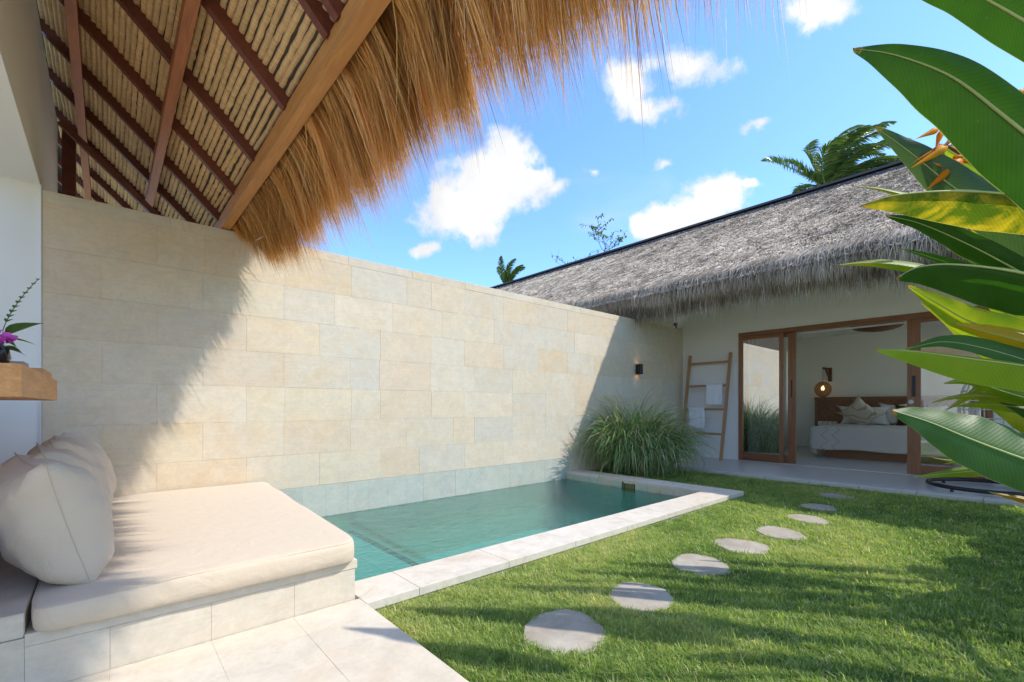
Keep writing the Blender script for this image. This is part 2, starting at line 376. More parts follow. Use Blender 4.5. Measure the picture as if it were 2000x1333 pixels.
def m_pool():
    t = NT('pool_lining'); p = t.pos()
    br = t.n('ShaderNodeTexBrick'); br.inputs['Scale'].default_value = 1; br.inputs['Brick Width'].default_value = .3; br.inputs['Row Height'].default_value = .3; br.offset = 0
    br.inputs['Mortar Size'].default_value = .006; br.inputs['Color1'].default_value = (.30, .62, .55, 1); br.inputs['Color2'].default_value = (.22, .52, .47, 1); br.inputs['Mortar'].default_value = (.12, .28, .26, 1)
    t.l(p, br.inputs['Vector']); n = t.noise(p, 3, 5, .6, .5)
    t.col(t.mix(.5, br.outputs[0], t.ramp(n, [(.3, (.32, .66, .64)), (.7, (.45, .77, .73))]))); t.rough(.6); return t.m
MAT['pool'] = m_pool()

def m_foliage(name, stops, transl=.35, rough=.45, tcol=None, attr='rnd', spec=.3):
    t = NT(name); c = t.ramp(t.attr(attr), stops); t.col(c); t.rough(rough); t.b.inputs['Specular IOR Level'].default_value = spec
    tr = t.n('ShaderNodeBsdfTranslucent')
    t.l(t.mix(1.0, c, tcol or (1.5, 1.6, .8), 'MULTIPLY'), tr.inputs[0])
    mx = t.n('ShaderNodeMixShader'); mx.inputs[0].default_value = transl; t.l(t.b.outputs[0], mx.inputs[1]); t.l(tr.outputs[0], mx.inputs[2]); t.l(mx.outputs[0], t.out.inputs[0]); return t.m
MAT['grass'] = m_foliage('lawn_blades', [(0, (.12, .205, .05)), (.35, (.26, .365, .095)), (.65, (.41, .49, .14)), (.84, (.53, .54, .21)), (.92, (.64, .56, .30)), (1, (.70, .62, .42))], .45, tcol=(1.3, 1.4, .7))
MAT['bush'] = m_foliage('bush_blades', [(0, (.09, .17, .06)), (.4, (.18, .30, .11)), (.7, (.30, .41, .18)), (.85, (.52, .50, .30)), (1, (.74, .60, .46))], .3)
MAT['straw'] = m_foliage('golden_straw', [(0, (.16, .075, .02)), (.30, (.50, .27, .075)), (.7, (.80, .50, .17)), (1, (.92, .76, .46))], .48, .6, (1.25, 1.05, .7))
MAT['grey_straw'] = m_foliage('weathered_straw', [(0, (.17, .135, .10)), (.35, (.52, .43, .335)), (.7, (.82, .71, .57)), (1, (.93, .84, .70))], .3, .8, (1, 1, 1))
MAT['palm'] = m_foliage('palm_leaflets', [(0, (.05, .10, .035)), (.5, (.11, .18, .055)), (.85, (.22, .28, .09)), (1, (.36, .33, .16))], .3, .35)
MAT['plant'] = m_foliage('small_leaves', [(0, (.03, .09, .02)), (.6, (.07, .17, .04)), (1, (.14, .25, .06))], .3)

def m_bigleaf(name, c1, c2, tcol, transl=.40, yellow=0.0, rough=.42):
    t = NT(name); al = t.attr('along'); ac = t.attr('rnd')       # along the rib 0..1, across -1..1
    n = t.noise(t.pos(), 6, 4, .6); c = t.mix(n, c1, c2)
    if yellow:
        n2 = t.noise(t.pos(), 5, 4, .65, .8); c = t.mix(t.math('MULTIPLY', t.ramp(n2, [(.44, (0, 0, 0)), (.62, (1, 1, 1))]), yellow), c, (.50, .36, .04))
    a = t.math('ABSOLUTE', ac)
    rib = t.math('LESS_THAN', a, .028); c = t.mix(rib, c, (.42, .46, .16))
    edge = t.math('GREATER_THAN', a, .985); c = t.mix(t.math('MULTIPLY', edge, .7), c, (.40, .34, .16))
    tipn = t.math('ADD', t.math('MULTIPLY', al, 9.0), t.math('MULTIPLY', t.noise(t.pos(), 45, 4, .7), 1.4)); c = t.mix(t.math('LESS_THAN', tipn, .98), c, (.30, .17, .05))
    sp_ = t.noise(t.pos(), 34, 5, .75); c = t.mix(t.math('MULTIPLY', t.ramp(sp_, [(.66, (0, 0, 0)), (.72, (1, 1, 1))]), .5), c, (.24, .22, .06))
    c = t.mix(.35, c, t.ramp(t.noise(t.pos(), 3.5, 4, .6), [(.35, (.62, .66, .6)), (.65, (1.15, 1.12, 1.0))]), 'MULTIPLY')
    v = t.math('SINE', t.math('MULTIPLY', t.math('ADD', al, t.math('MULTIPLY', a, -.10)), 330.0))
    v2 = t.noise(t.pos(), 22, 3, .6)
    c = t.mix(.24, c, t.ramp(t.math('MULTIPLY_ADD', v, .5, .5), [(0, (.55, .6, .5)), (1, (1.1, 1.1, 1.0))]), 'MULTIPLY')
    t.col(c); t.rough(rough); t.b.inputs['Specular IOR Level'].default_value = .22
    bp = t.bump(t.math('ADD', t.math('MULTIPLY', v, .10), v2), .16, .005)
    tr = t.n('ShaderNodeBsdfTranslucent'); t.l(t.mix(1.0, c, tcol, 'MULTIPLY'), tr.inputs[0]); t.l(bp.outputs[0], tr.inputs[1])
    mx = t.n('ShaderNodeMixShader'); mx.inputs[0].default_value = transl; t.l(t.b.outputs[0], mx.inputs[1]); t.l(tr.outputs[0], mx.inputs[2]); t.l(mx.outputs[0], t.out.inputs[0]); return t.m
LEAF = {
 'dark': m_bigleaf('leaf_dark_green', (.022, .070, .010), (.042, .105, .016), (1.7, 2.1, .5), .28),
 'green': m_bigleaf('leaf_mid_green', (.035, .10, .018), (.06, .145, .025), (2.0, 2.2, .7), .34),
 'grey': m_bigleaf('leaf_grey_green', (.055, .10, .045), (.075, .13, .055), (1.6, 1.8, .8), .28),
 'light': m_bigleaf('leaf_light_green', (.13, .22, .02), (.19, .29, .03), (2.3, 2.2, .5), .5, .25),
 'yellow': m_bigleaf('leaf_yellow_green', (.15, .23, .02), (.22, .28, .03), (2.2, 2.0, .5), .45, .35),
 'mottled': m_bigleaf('leaf_mottled', (.05, .10, .014), (.09, .14, .02), (2.2, 2.1, .6), .45, .75),
 'gold': m_bigleaf('leaf_gold', (.42, .34, .02), (.52, .38, .03), (1.8, 1.5, .4), .5, .5),
 'folded': m_bigleaf('leaf_folded', (.19, .28, .03), (.25, .33, .045), (2.3, 2.3, .6), .5),
 'dry': m_bigleaf('leaf_dry', (.32, .19, .03), (.40, .25, .06), (1.6, 1.3, .6), .35, .4),
}
MAT['petiole'] = m_flat('petiole_skin', (.16, .20, .10), .45); MAT['midrib'] = m_flat('leaf_midrib', (.40, .45, .14), .4)
MAT['bract'] = m_foliage('orange_bract', [(0, (.55, .12, .0)), (.5, (.78, .26, .0)), (1, (.85, .46, .01))], .3, .5, (1.2, 1.0, .5), spec=.1)
MAT['bract_stem'] = m_flat('red_flower_stem', (.26, .04, .03), .5)

# ================================================================ THE SETTING
W = 5.18            # face of the long garden wall
F = 9.70            # face of the bedroom house
WATER = -0.12
# ground sheet out to the horizon, with a hole's worth of depth left for the pool
def ground():
    m = MB(); z = -.088
    xs = [-400, 1.0, 6.0, 400]; ys = [-400, 2.6, 5.3, 400]
    for i in range(3):
        for j in range(3):
            if i == 1 and j == 1: continue
            n = len(m.v); m.v += [(xs[i], ys[j], z), (xs[i+1], ys[j], z), (xs[i+1], ys[j+1], z), (xs[i], ys[j+1], z)]; m.f.append([n, n+1, n+2, n+3])
    t = NT('lawn_soil'); n = t.noise(t.pos(), 6, 5, .65)
    t.col(t.ramp(n, [(.3, (.12, .155, .045)), (.7, (.21, .22, .085))])); t.rough(.95); t.bump(t.noise(t.pos(), 40, 4, .7), .6, .02)
    return m.build('ground', t.m, None, kind='structure')
ground()

# paved floor under the pavilion, slab by slab
floor = empty('paving', (0, 0, -.04), kind='structure')
box('mortar_bed', (-4.3, -5.5, -.14), (1.075, 2.54, -.0022), MAT['platform'], floor)
tw = .359
cols = [1.084 - tw*k for k in range(8)]
for k in range(7):
    x1, x0 = cols[k], cols[k+1]
    y = 2.545 if k % 2 == 1 else 2.545 - .36
    ys = [2.545] if k % 2 == 1 else [2.545, y]
    if k % 2 == 1: ys = [2.545, 1.866]
    while ys[-1] > -2.0: ys.append(ys[-1] - .72)
    for a, b in zip(ys[:-1], ys[1:]):
        box('floor_tile', (x0+.0004, b+.0004, -.03), (x1-.0004, a-.0004, rng.uniform(-.0012, .0004)), MAT['paving'], floor, .0007)

bounce = empty('bounce_ground', (0, 12, -.1), kind='structure')  # unseen pale slab behind the wall, added to bounce light under the roof
part('bounce_slab', MAT['paving'], bounce, lambda m: m.box((-6, W+.6, -.14), (9, 16, -.05)))

# ---------------------------------------------------------------- long stone wall
wall = empty('garden_wall', (4.6, W+.1, 0), 'long tall boundary wall clad in honey and grey sandstone blocks beside the pool', 'wall')
box('wall_core', (-.385, W+.0042, -1.0), (9.72, W+.22, 2.7135), MAT['platform'], wall)
rows = [.23+.355*k for k in range(8)]
g = .0006
def tile(u0, u1, z0, z1, mat=None, v0=None, th=.02, parent=wall, name='stone_block'):
    pr = rng.uniform(-.0010, .0010)
    box(name, (u0+g, W+pr, z0+g), (u1-g, W+.021, z1-g), MAT[mat or 'sandstone'], parent, .0004)
for r in range(7):
    z0, z1 = rows[r], rows[r+1]
    u = -.385; first = True; off = .36 if r % 2 == 0 else .72
    edges = [u]
    w = (.355 if r % 2 else .72)
    edges.append(u+w)
    while edges[-1] < 9.70:
        edges.append(edges[-1] + (.71 if rng.random() > .18 else rng.choice([.355, .53, .89])))
    edges[-1] = 9.70
    if edges[-1]-edges[-2] < .1: edges.pop(-2)
    for a, b in zip(edges[:-1], edges[1:]): tile(a, b, z0, z1)
# low rows right of the pool and behind the daybed
e = 5.86
while e < 9.6:
    b = min(e+.71, 9.70); tile(e, b, -.125, .23); e = b
# top course, laid flat over the whole thickness of the wall
e = -.385
while e < 9.6:
    b = min(e+.82, 9.71)
    box('cap_stone', (e+g, W-.001+rng.uniform(-.0008, .0008), 2.7148), (b-g, W+.225, 2.812), MAT['sandstone'], wall, .0012); e = b

# ---------------------------------------------------------------- pool
PU0, PU1, PV0, PV1 = 1.06, 5.78, 2.81, 5.16
pool = empty('swimming_pool', (3.4, 4.0, -1.0), 'small rectangular plunge pool of turquoise water with pale stone rim along the wall', 'pool')
def shell(m):
    z = -.85; x0, x1, y0, y1 = PU0+.004, PU1+.02, PV0, PV1+.03
    m.v += [(x0,y0,z),(x1,y0,z),(x1,y1,z),(x0,y1,z),(x0,y0,-.02),(x1,y0,-.02),(x1,y1,-.135),(x0,y1,-.135)]
    m.f += [[0,1,2,3],[0,4,5,1],[1,5,6,2],[2,6,7,3],[3,7,4,0]]
part('pool_basin', MAT['pool'], pool, shell)
part('bench_step', MAT['pool'], pool, lambda m: m.box((PU0+.006, PV0+.004, -.918), (2.06, PV1+.026, -.34)))
MAT['dark_tile'] = m_flat('dark_edge_tile', (.035, .05, .055), .5)
part('step_edge', MAT['dark_tile'], pool, lambda m: m.box((2.061, PV0+.005, -.46), (2.13, PV1+.025, -.336)))
e = PU0+.02
while e < 5.80:   # tall green tiles above the water line on the wall
    b = min(e+.247, 5.855)
    box('wall_tile', (e+.0003, W-.004+rng.uniform(-.0015, .0015), -.13), (b-.0003, W+.02, .226), MAT['green_stone'], pool, .0004); e = b
e = 2.80
while e < 5.15:   # rim tiles under the far coping, with a gap for the skimmer
    b = min(e+.205, 5.17)
    if abs((e+b)/2 - 3.94) > .12:
        box('rim_tile', (PU1-.002, e+.001, -.17), (PU1+.018, b-.001, -.032), MAT['green_stone'] if rng.random() < .35 else MAT['platform'], pool, .001)
    e = b
def skim(m):
    m.box((PU1-.006, 3.845, -.125), (PU1+.018, 3.862, -.032)); m.box((PU1-.006, 4.018, -.125), (PU1+.018, 4.035, -.032))
    m.box((PU1-.006, 3.845, -.17), (PU1+.018, 4.035, -.127)); m.box((PU1+.0185, 3.84, -.16), (PU1+.03, 4.04, -.0325))
sk = part('skimmer', MAT['amber'], pool, skim)
part('skimmer_lip', MAT['dark_tile'], pool, lambda m: m.box((PU1-.012, 4.0365, -.165), (PU1+.016, 4.048, -.028)))
# coping: near long side, far short side
e = 1.085; k = 0
while e < 5.77:
    b = e + (.335 if k == 0 else .72); b = 5.778 if b > 5.5 else b
    box('coping_stone', (e+.001, 2.452, -.05), (b-.001, PV0, rng.uniform(-.001, .001)), MAT['coping'], pool, .0016); e = b; k += 1
e = 2.452
while e < 5.1:
    b = e+.68; b = 5.175 if b > 4.9 else b
    box('coping_stone', (5.78, e+.001, -.05), (6.16, b-.001, rng.uniform(-.001, .001)), MAT['coping'], pool, .0016); e = b
box('coping_base', (1.09, 2.462, -1.0), (6.18, 2.803, -.052), MAT['platform'], pool)
box('coping_base', (5.802, 2.81, -1.0), (6.18, 5.17, -.052), MAT['platform'], pool)
mesh_obj('pool_water', [(PU0, PV0-.002, WATER), (PU1+.01, PV0-.002, WATER), (PU1+.01, W+.01, WATER), (PU0, W+.01, WATER)], [[0, 1, 2, 3]], MAT['water'], kind='structure')

# ---------------------------------------------------------------- terrace of the bedroom house
ter = empty('terrace', (8.7, 1.2, -.1), kind='structure')
part('terrace_floor', MAT['concrete'], ter, lambda m: m.box((7.92, -5, -.14), (9.72, 5.17, 0)))
e = 5.17
while e > -4.5:
    box('edge_stone', (7.76, e-.598, -.14), (7.918, e-.002, .001+rng.uniform(-.001, .001)), MAT['edge_stone'], ter, .004); e -= .6

# ---------------------------------------------------------------- lawn
STONES = [(1.765, 1.590, .222, .225), (2.43, 1.570, .195, .215), (3.245, 1.60, .19, .235), (3.93, 1.58, .195, .23), (4.60, 1.515, .195, .22), (5.37, 1.512, .175, .20), (6.09, 1.60, .18, .20), (7.0, 1.666, .19, .20)]
# outline in the frame of the path: 'across' runs away from the eye's right, 'along' towards the house
sa, ca = math.sin(YAW), math.cos(YAW)
AX = Vector((sa, -ca, 0)); FW = Vector((ca, sa, 0))
STONE_SHAPES = []
words = ['nearest and largest oval stepping stone, wholly in sun, by the paved floor', 'broad stepping stone crossed by a dark leaf shadow, second from the paved floor',
 'rounded grey stepping stone half in shade, third from the paved floor', 'flat stepping stone lying in front of the pool corner, fourth from the paved floor',
 'sunlit stepping stone level with the far pool rim, fifth from the paved floor', 'small sunlit stepping stone just short of the house shadow',
 'small shaded stepping stone, second from the terrace', 'last stepping stone in deep shade nearest the terrace']
for i, (u, v, a, b) in enumerate(STONES):
    r2 = np.random.default_rng(100+i); ph = r2.uniform(0, 6.28, 4); n = 30; ring = []
    for k in range(n):
        t = 2*math.pi*k/n
        rad = 1 + .05*math.sin(2*t+ph[0]) + .045*math.sin(3*t+ph[1]) + .025*math.sin(5*t+ph[2]) + .018*math.sin(9*t+ph[3])
        p = AX*(a*rad*math.cos(t)) + FW*(b*rad*math.sin(t)); ring.append((u+p.x, v+p.y))
    STONE_SHAPES.append(np.array(ring))
    V = []; Fc = []
    for z, s in ((-.13, 1.0), (-.058, 1.0), (-.052, .975)):
        for x, y in ring: V.append((u+(x-u)*s, v+(y-v)*s, z))
    for q in range(2):
        for k in range(n): Fc.append([q*n+k, q*n+(k+1) % n, (q+1)*n+(k+1) % n, (q+1)*n+k])
    c0 = len(V)
    V.append((u, v, -.050))
    for k in range(n): Fc.append([2*n+k, 2*n+(k+1) % n, c0])
    o = mesh_obj('stepping_stone', V, Fc, MAT['step_stone']); tag(o, words[i], 'stepping stone', 'stepping stones across the lawn')

def in_poly(x, y, ring):
    ins = np.zeros(len(x), bool); n = len(ring); j = n-1
    for i in range(n):
        xi, yi = ring[i]; xj, yj = ring[j]
        c = ((yi > y) != (yj > y)) & (x < (xj-xi)*(y-yi)/(yj-yi+1e-12)+xi); ins ^= c; j = i
    return ins
def vnoise(x, y, s, seed):
    r = np.random.default_rng(seed); G = r.random((64, 64)); X = (x*s) % 63; Y = (y*s) % 63
    i = X.astype(int); j = Y.astype(int); fx = X-i; fy = Y-j; fx = fx*fx*(3-2*fx); fy = fy*fy*(3-2*fy)
    return (G[i, j]*(1-fx)+G[(i+1) % 64, j]*fx)*(1-fy) + (G[i, (j+1) % 64]*(1-fx)+G[(i+1) % 64, (j+1) % 64]*fx)*fy
def lawn():
    zones = []
    def add(u0, u1, v0, v1, dens):
        n = int((u1-u0)*(v1-v0)*dens); zones.append((rng.uniform(u0, u1, n), rng.uniform(v0, v1, n)))
    add(1.088, 2.6, -.3, 2.45, 40000); add(2.6, 4.2, -.5, 2.45, 26000); add(4.2, 7.76, -.6, 2.45, 14000)
    add(6.19, 7.76, 2.45, 5.15, 8000); add(1.088, 7.76, -3.5, -.8, 1800)
    x = np.concatenate([z[0] for z in zones]); y = np.concatenate([z[1] for z in zones])
    keep = np.ones(len(x), bool)
    for r in STONE_SHAPES:
        c = r.mean(0); keep &= ~in_poly(x, y, (r-c)*.93+c)
    x, y = x[keep], y[keep]; n = len(x)
    d = np.hypot(x, y)
    lo = vnoise(x+9, y+9, 1.6, 1); hi = .5*vnoise(x+9, y+9, 6, 2)+.5*vnoise(x*1.0+7, y+5, 5.3*1.2, 3); tuft = np.random.default_rng(8).random((512, 512))[((x+y*.3)*14).astype(int) % 512, ((y-x*.2)*14).astype(int) % 512]
    h = (.009 + .021*rng.random(n)) * (.45+.6*hi+.55*tuft) * (1 + .8*(rng.random(n) < .04))
    # the turf is longer and leafier away from the path
    far = np.clip((1.4-y)/1.6, 0, 1); h *= 1+.25*far
    edge = np.minimum(np.abs(y-2.45), np.abs(x-1.088)); h *= np.clip(.62+edge*2.5, .62, 1)
    ang = rng.uniform(0, 2*np.pi, n); lean = rng.uniform(.15, 1.25, n)
    D = np.stack([np.cos(ang), np.sin(ang), np.zeros(n)], 1); S = np.stack([-np.sin(ang), np.cos(ang), np.zeros(n)], 1)
    z0 = np.full(n, -.087); B = np.stack([x, y, z0], 1); up = np.array([0, 0, 1.])
    Hh = (h+.026)[:, None]
    mid = B + up*Hh*.62 + D*(Hh*.22*lean[:, None]); tip = B + up*Hh*(1-.22*lean[:, None]**2) + D*(Hh*.75*lean[:, None])
    w = (.0013+.0016*rng.random(n))*(1+.30*np.clip(d-2.5, 0, 5))*(1+.5*far)
    rnd = np.clip(.20+.36*rng.random(n)+.50*(lo-.5)+.35*(hi-.5)+.26*(tuft-.5)+.10*(1-far), 0, .84)
    dry = rng.random(n) < (.07+.26*np.clip(lo-.42, 0, 1)*(1-far)); rnd = np.where(dry, rng.uniform(.86, 1, n), rnd)
    ribbons('lawn_grass', [B, mid, tip], S, [w, w*.85], rnd, MAT['grass'])
lawn()

# ================================================================ THE PAVILION WE STAND IN
pav = empty('thatched_pavilion', (-.4, 3, 0), 'open pavilion with a golden alang thatch roof on dark timber rafters overhead', 'pavilion')
EU, EZ, PITCH = .85, 2.90, 1.0           # underside of the rafters at the eave beam, and the slope
RZ = lambda u: EZ + PITCH*(EU-u)
VA, VB = .02, 10.2
part('white_gable_wall', MAT['plaster'], pav, lambda m: (m.box((-.80, 2.2, 2.85), (-.395, 6.93, 4.12))))
part('white_back_wall', MAT['plaster'], pav, lambda m: m.box((-3.4, W+.012, -.1), (-.387, W+.22, 2.85)))
part('low_side_wall', MAT['plaster'], pav, lambda m: m.box((-1.28, 2.4, -.1), (-1.12, W+.01, 1.30)))
part('far_white_wall', MAT['plaster'], pav, lambda m: m.box((-4.4, -5.5, -.1), (-4.2, W, 2.7)))
part('corner_bead', MAT['plastic'], pav, lambda m: m.box((-.394, W-.006, .3), (-.3865, W+.0115, 2.848)))
# eave beam, purlins
def beam_v(m, u, z, w, h): m.box((u-w/2, VA, z), (u+w/2, VB, z+h))
part('eave_beam', MAT['fascia'], pav, lambda m: beam_v(m, .866, 2.822, .078, .13))
for u in (.35, -.185, -.72, -1.25): part('purlin', MAT['beam'], pav, lambda m: beam_v(m, u, RZ(u)-.105, .062, .10))
for v in (.12, .78, 1.48, 2.175, 2.315, 3.05, 3.86, 4.58, 5.32, 6.05, 6.8, 7.55, 8.3, 9.05, 9.8):
    part('rafter', MAT['rafter'], pav, lambda m: m.beam((.84, v, RZ(.84)+.045), (-1.62, v, RZ(-1.62)+.045), .048, .075))
part('roof_post', MAT['rafter'], pav, lambda m: m.box((-.365, 6.94, 2.5), (-.255, 7.06, 4.1)))
part('roof_strut', MAT['rafter'], pav, lambda m: m.beam((-.30, 5.52, 3.54), (.40, 5.52, 2.87), .05, .05))
# courses of thatch seen from below: each a long bundle lashed to the battens
def course(u, i):
    n = 190; vs_ = np.linspace(VA, VB, n); r2 = np.random.default_rng(500+i)
    jit = r2.normal(0, .0011, n); wob = .0028*np.sin(vs_*2.1+r2.uniform(0, 6)) + .0016*np.sin(vs_*5.3+r2.uniform(0, 6))
    rad = .022*(1+.07*r2.normal(0, 1, n)); V = []; Fc = []
    down = np.array([1, 0, -PITCH])/math.hypot(1, PITCH); nrm = np.array([-PITCH, 0, -1])/math.hypot(1, PITCH)
    cs_ = [(-1.05, -.75), (-.85, .25), (-.2, .85), (.5, .75), (1.0, .1), (1.12, -.8)]
    uu = u+wob+jit; P0 = np.stack([uu, vs_, RZ(u)+.112-(uu-u)*PITCH], 1)
    for a, b in cs_: V.append(P0 + down*(.0208*a) + nrm*(rad*b)[:, None] + down*(r2.normal(0, .0018, n))[:, None]*(abs(a) > .9))
    V = np.stack(V, 1).reshape(-1, 3); k = len(cs_)
    a = (np.arange(n-1)*k)[:, None]+np.arange(k-1)[None]; q = np.stack([a, a+1, a+k+1, a+k], -1).reshape(-1, 4)
    return np_mesh('thatch_course', V, q.ravel(), np.arange(len(q))*4, MAT['thatch_roll'], pav)
t = NT('thatch_bundle'); p = t.pos((3, 130, 3)); n = t.noise(p, 1.2, 4, .7); n2 = t.noise(t.pos(), 7, 4, .6); rd = t.rand()
c = t.ramp(n, [(.28, (.46, .28, .12)), (.5, (.86, .59, .29)), (.72, (.95, .74, .43))])
c = t.mix(.5, c, t.ramp(n2, [(.3, (.70, .68, .66)), (.7, (1.1, 1.05, 1.0))]), 'MULTIPLY'); c = t.mix(.5, c, t.ramp(rd, [(0, (.78, .76, .74)), (1, (1.1, 1.08, 1.05))]), 'MULTIPLY')
t.col(c); t.rough(.85); t.bump(n, .9, .012); MAT['thatch_roll'] = t.m
i = 0; u = .838
while u > -.42: course(u, i); u -= .0315; i += 1
# the thick outer coat of the roof
def coat(m):
    pts = [(.93, RZ(.93)+.10), (-1.65, RZ(-1.65)+.15), (-1.65, RZ(-1.65)+.42), (.98, RZ(.98)+.30)]
    for v in (VA, VB): m.v += [(a, v, b) for a, b in pts]
    m.v += []; m.f += [[0,1,2,3][::-1], [4,5,6,7], [0,4,5,1], [1,5,6,2], [2,6,7,3], [3,7,4,0]]
MAT['dark_thatch'] = m_flat('dark_thatch_core', (.05, .035, .02), .95)
part('thatch_coat', MAT['dark_thatch'], pav, coat)
def fringe():
    # tied bundles of dry stalks: every bundle has its own length, lean and tint, its stalks close up towards the tip
    r = rng; nb = 600; per = 82; n = nb*per
    bv = np.repeat(np.sort(r.uniform(VA-.12, 7.2, nb)), per); bl = np.repeat(r.normal(0, .062, nb), per); ba = np.repeat(r.normal(0, R(3.2), nb), per)
    bs = np.repeat(r.normal(.045, .055, nb), per); bt = np.repeat(r.random(nb), per); blay = np.repeat(r.random(nb)**.8, per)
    lay = np.clip(blay + r.normal(0, .10, n), 0, 1)
    off = r.normal(0, .034, n); v = bv + off
    u0 = .905 + .12*lay; z0 = 2.845 + .27*lay
    length = .53 + .14*lay + bl + r.normal(0, .070, n)
    brk = r.random(n) < .26; length = np.where(brk, length*r.uniform(.45, .9, n), length)
    lng = (r.random(n) < .03) & (v > .35); length = np.where(lng, length+r.uniform(.05, .20, n), length)
    length = length*(1+.20*np.clip((1.25-v)/.85, 0, 1)*r.uniform(.3, 1.2, n))*(1-.14*np.clip((v-4.2)/.6, 0, 1)); over = np.clip((v-4.80)/.22, 0, 1)   # trimmed short where the eave crosses the garden wall
    cap_ = np.maximum(.06, (z0-np.where(v < 5.13, 2.70, 2.825))/.86); length = np.where((over > r.random(n)*.9) & (v < 5.6), np.minimum(length, cap_*r.uniform(.85, 1.05, n)), length)
    av = ba + r.normal(0, R(3.0), n); wild = r.random(n) < .06; av = np.where(wild, av+r.normal(0, R(14), n), av)
    a0 = R(52)+R(7)*lay+av; a1 = R(66)+R(6)*lay+av
    sl_ = bs - off*.55/np.maximum(length, .2) + r.normal(0, .030, n) + np.where(wild, r.normal(0, .16, n), 0)
    P = [np.stack([u0, v, z0], 1)]; K = 4
    for k, (f_, m_) in enumerate(((.22, 0.0), (.40, .75), (.38, 1.0))):
        ang = a0+(a1-a0)*m_; q = P[-1].copy(); st = length*f_
        q[:, 0] += np.cos(ang)*st; q[:, 2] -= np.sin(ang)*st; q[:, 1] += sl_*st
        P.append(q)
    an = r.uniform(0, np.pi, n); S = np.stack([np.cos(an)*.4, np.sin(an)*.5+.5, np.cos(an)*.3], 1); S /= np.linalg.norm(S, axis=1)[:, None]
    w = .0011+.0022*r.random(n)**1.6
    rnd = np.clip(.04+.42*r.random(n)+.46*bt, 0, 1); pale = r.random(n) < .06; rnd = np.where(pale, r.uniform(.85, 1, n), rnd); dk = r.random(n) < .08; rnd = np.where(dk, r.uniform(0, .08, n), rnd)
    ribbons('thatch_fringe', P, S, [w, w, w*.75], rnd, MAT['straw'], pav)
fringe()
part('loose_stalk', MAT['pale_rattan'], pav, lambda m: m.tube([(1.02, 4.35, 2.80), (1.06, 4.52, 2.62), (1.0, 4.60, 2.585)], [.008, .007, .003], 6))

# ---------------------------------------------------------------- daybed
bed = empty('daybed_platform', (.4, 3.8, 0), 'low built-in daybed plinth clad in cream limestone slabs at the pool end', 'daybed')
PT = .225
box('plinth_core', (-.24, 2.5535, -.1), (1.042, 5.15, PT-.0495), MAT['platform'], bed)
for a, b in ((-1.1, -.60), (-.60, -.236), (-.236, .01), (.01, .368), (.368, .735), (.735, 1.06)):
    box('front_slab', (a+.0005, 2.55+rng.uniform(-.0006, .0006), -.03), (b-.0005, 2.57, PT-.05 if a > -.3 else .21), MAT['platform'], bed, .0006)
for a, b in ((2.571, 3.2), (3.2, 3.85), (3.85, 4.5), (4.5, 5.15)):
    box('end_slab', (1.043, a+.001, -1.0), (1.06, b-.001, PT-.05), MAT['platform'], bed, .0015)
box('top_slab', (-.236, 2.547, PT-.048), (1.072, 3.4, PT), MAT['platform'], bed, .0012)
box('top_slab', (-.236, 3.401, PT-.048), (1.072, 5.15, PT), MAT['platform'], bed, .0012)
box('side_ledge', (-1.1, 2.556, .211), (-.237, 5.16, .305), MAT['platform'], bed, .004)
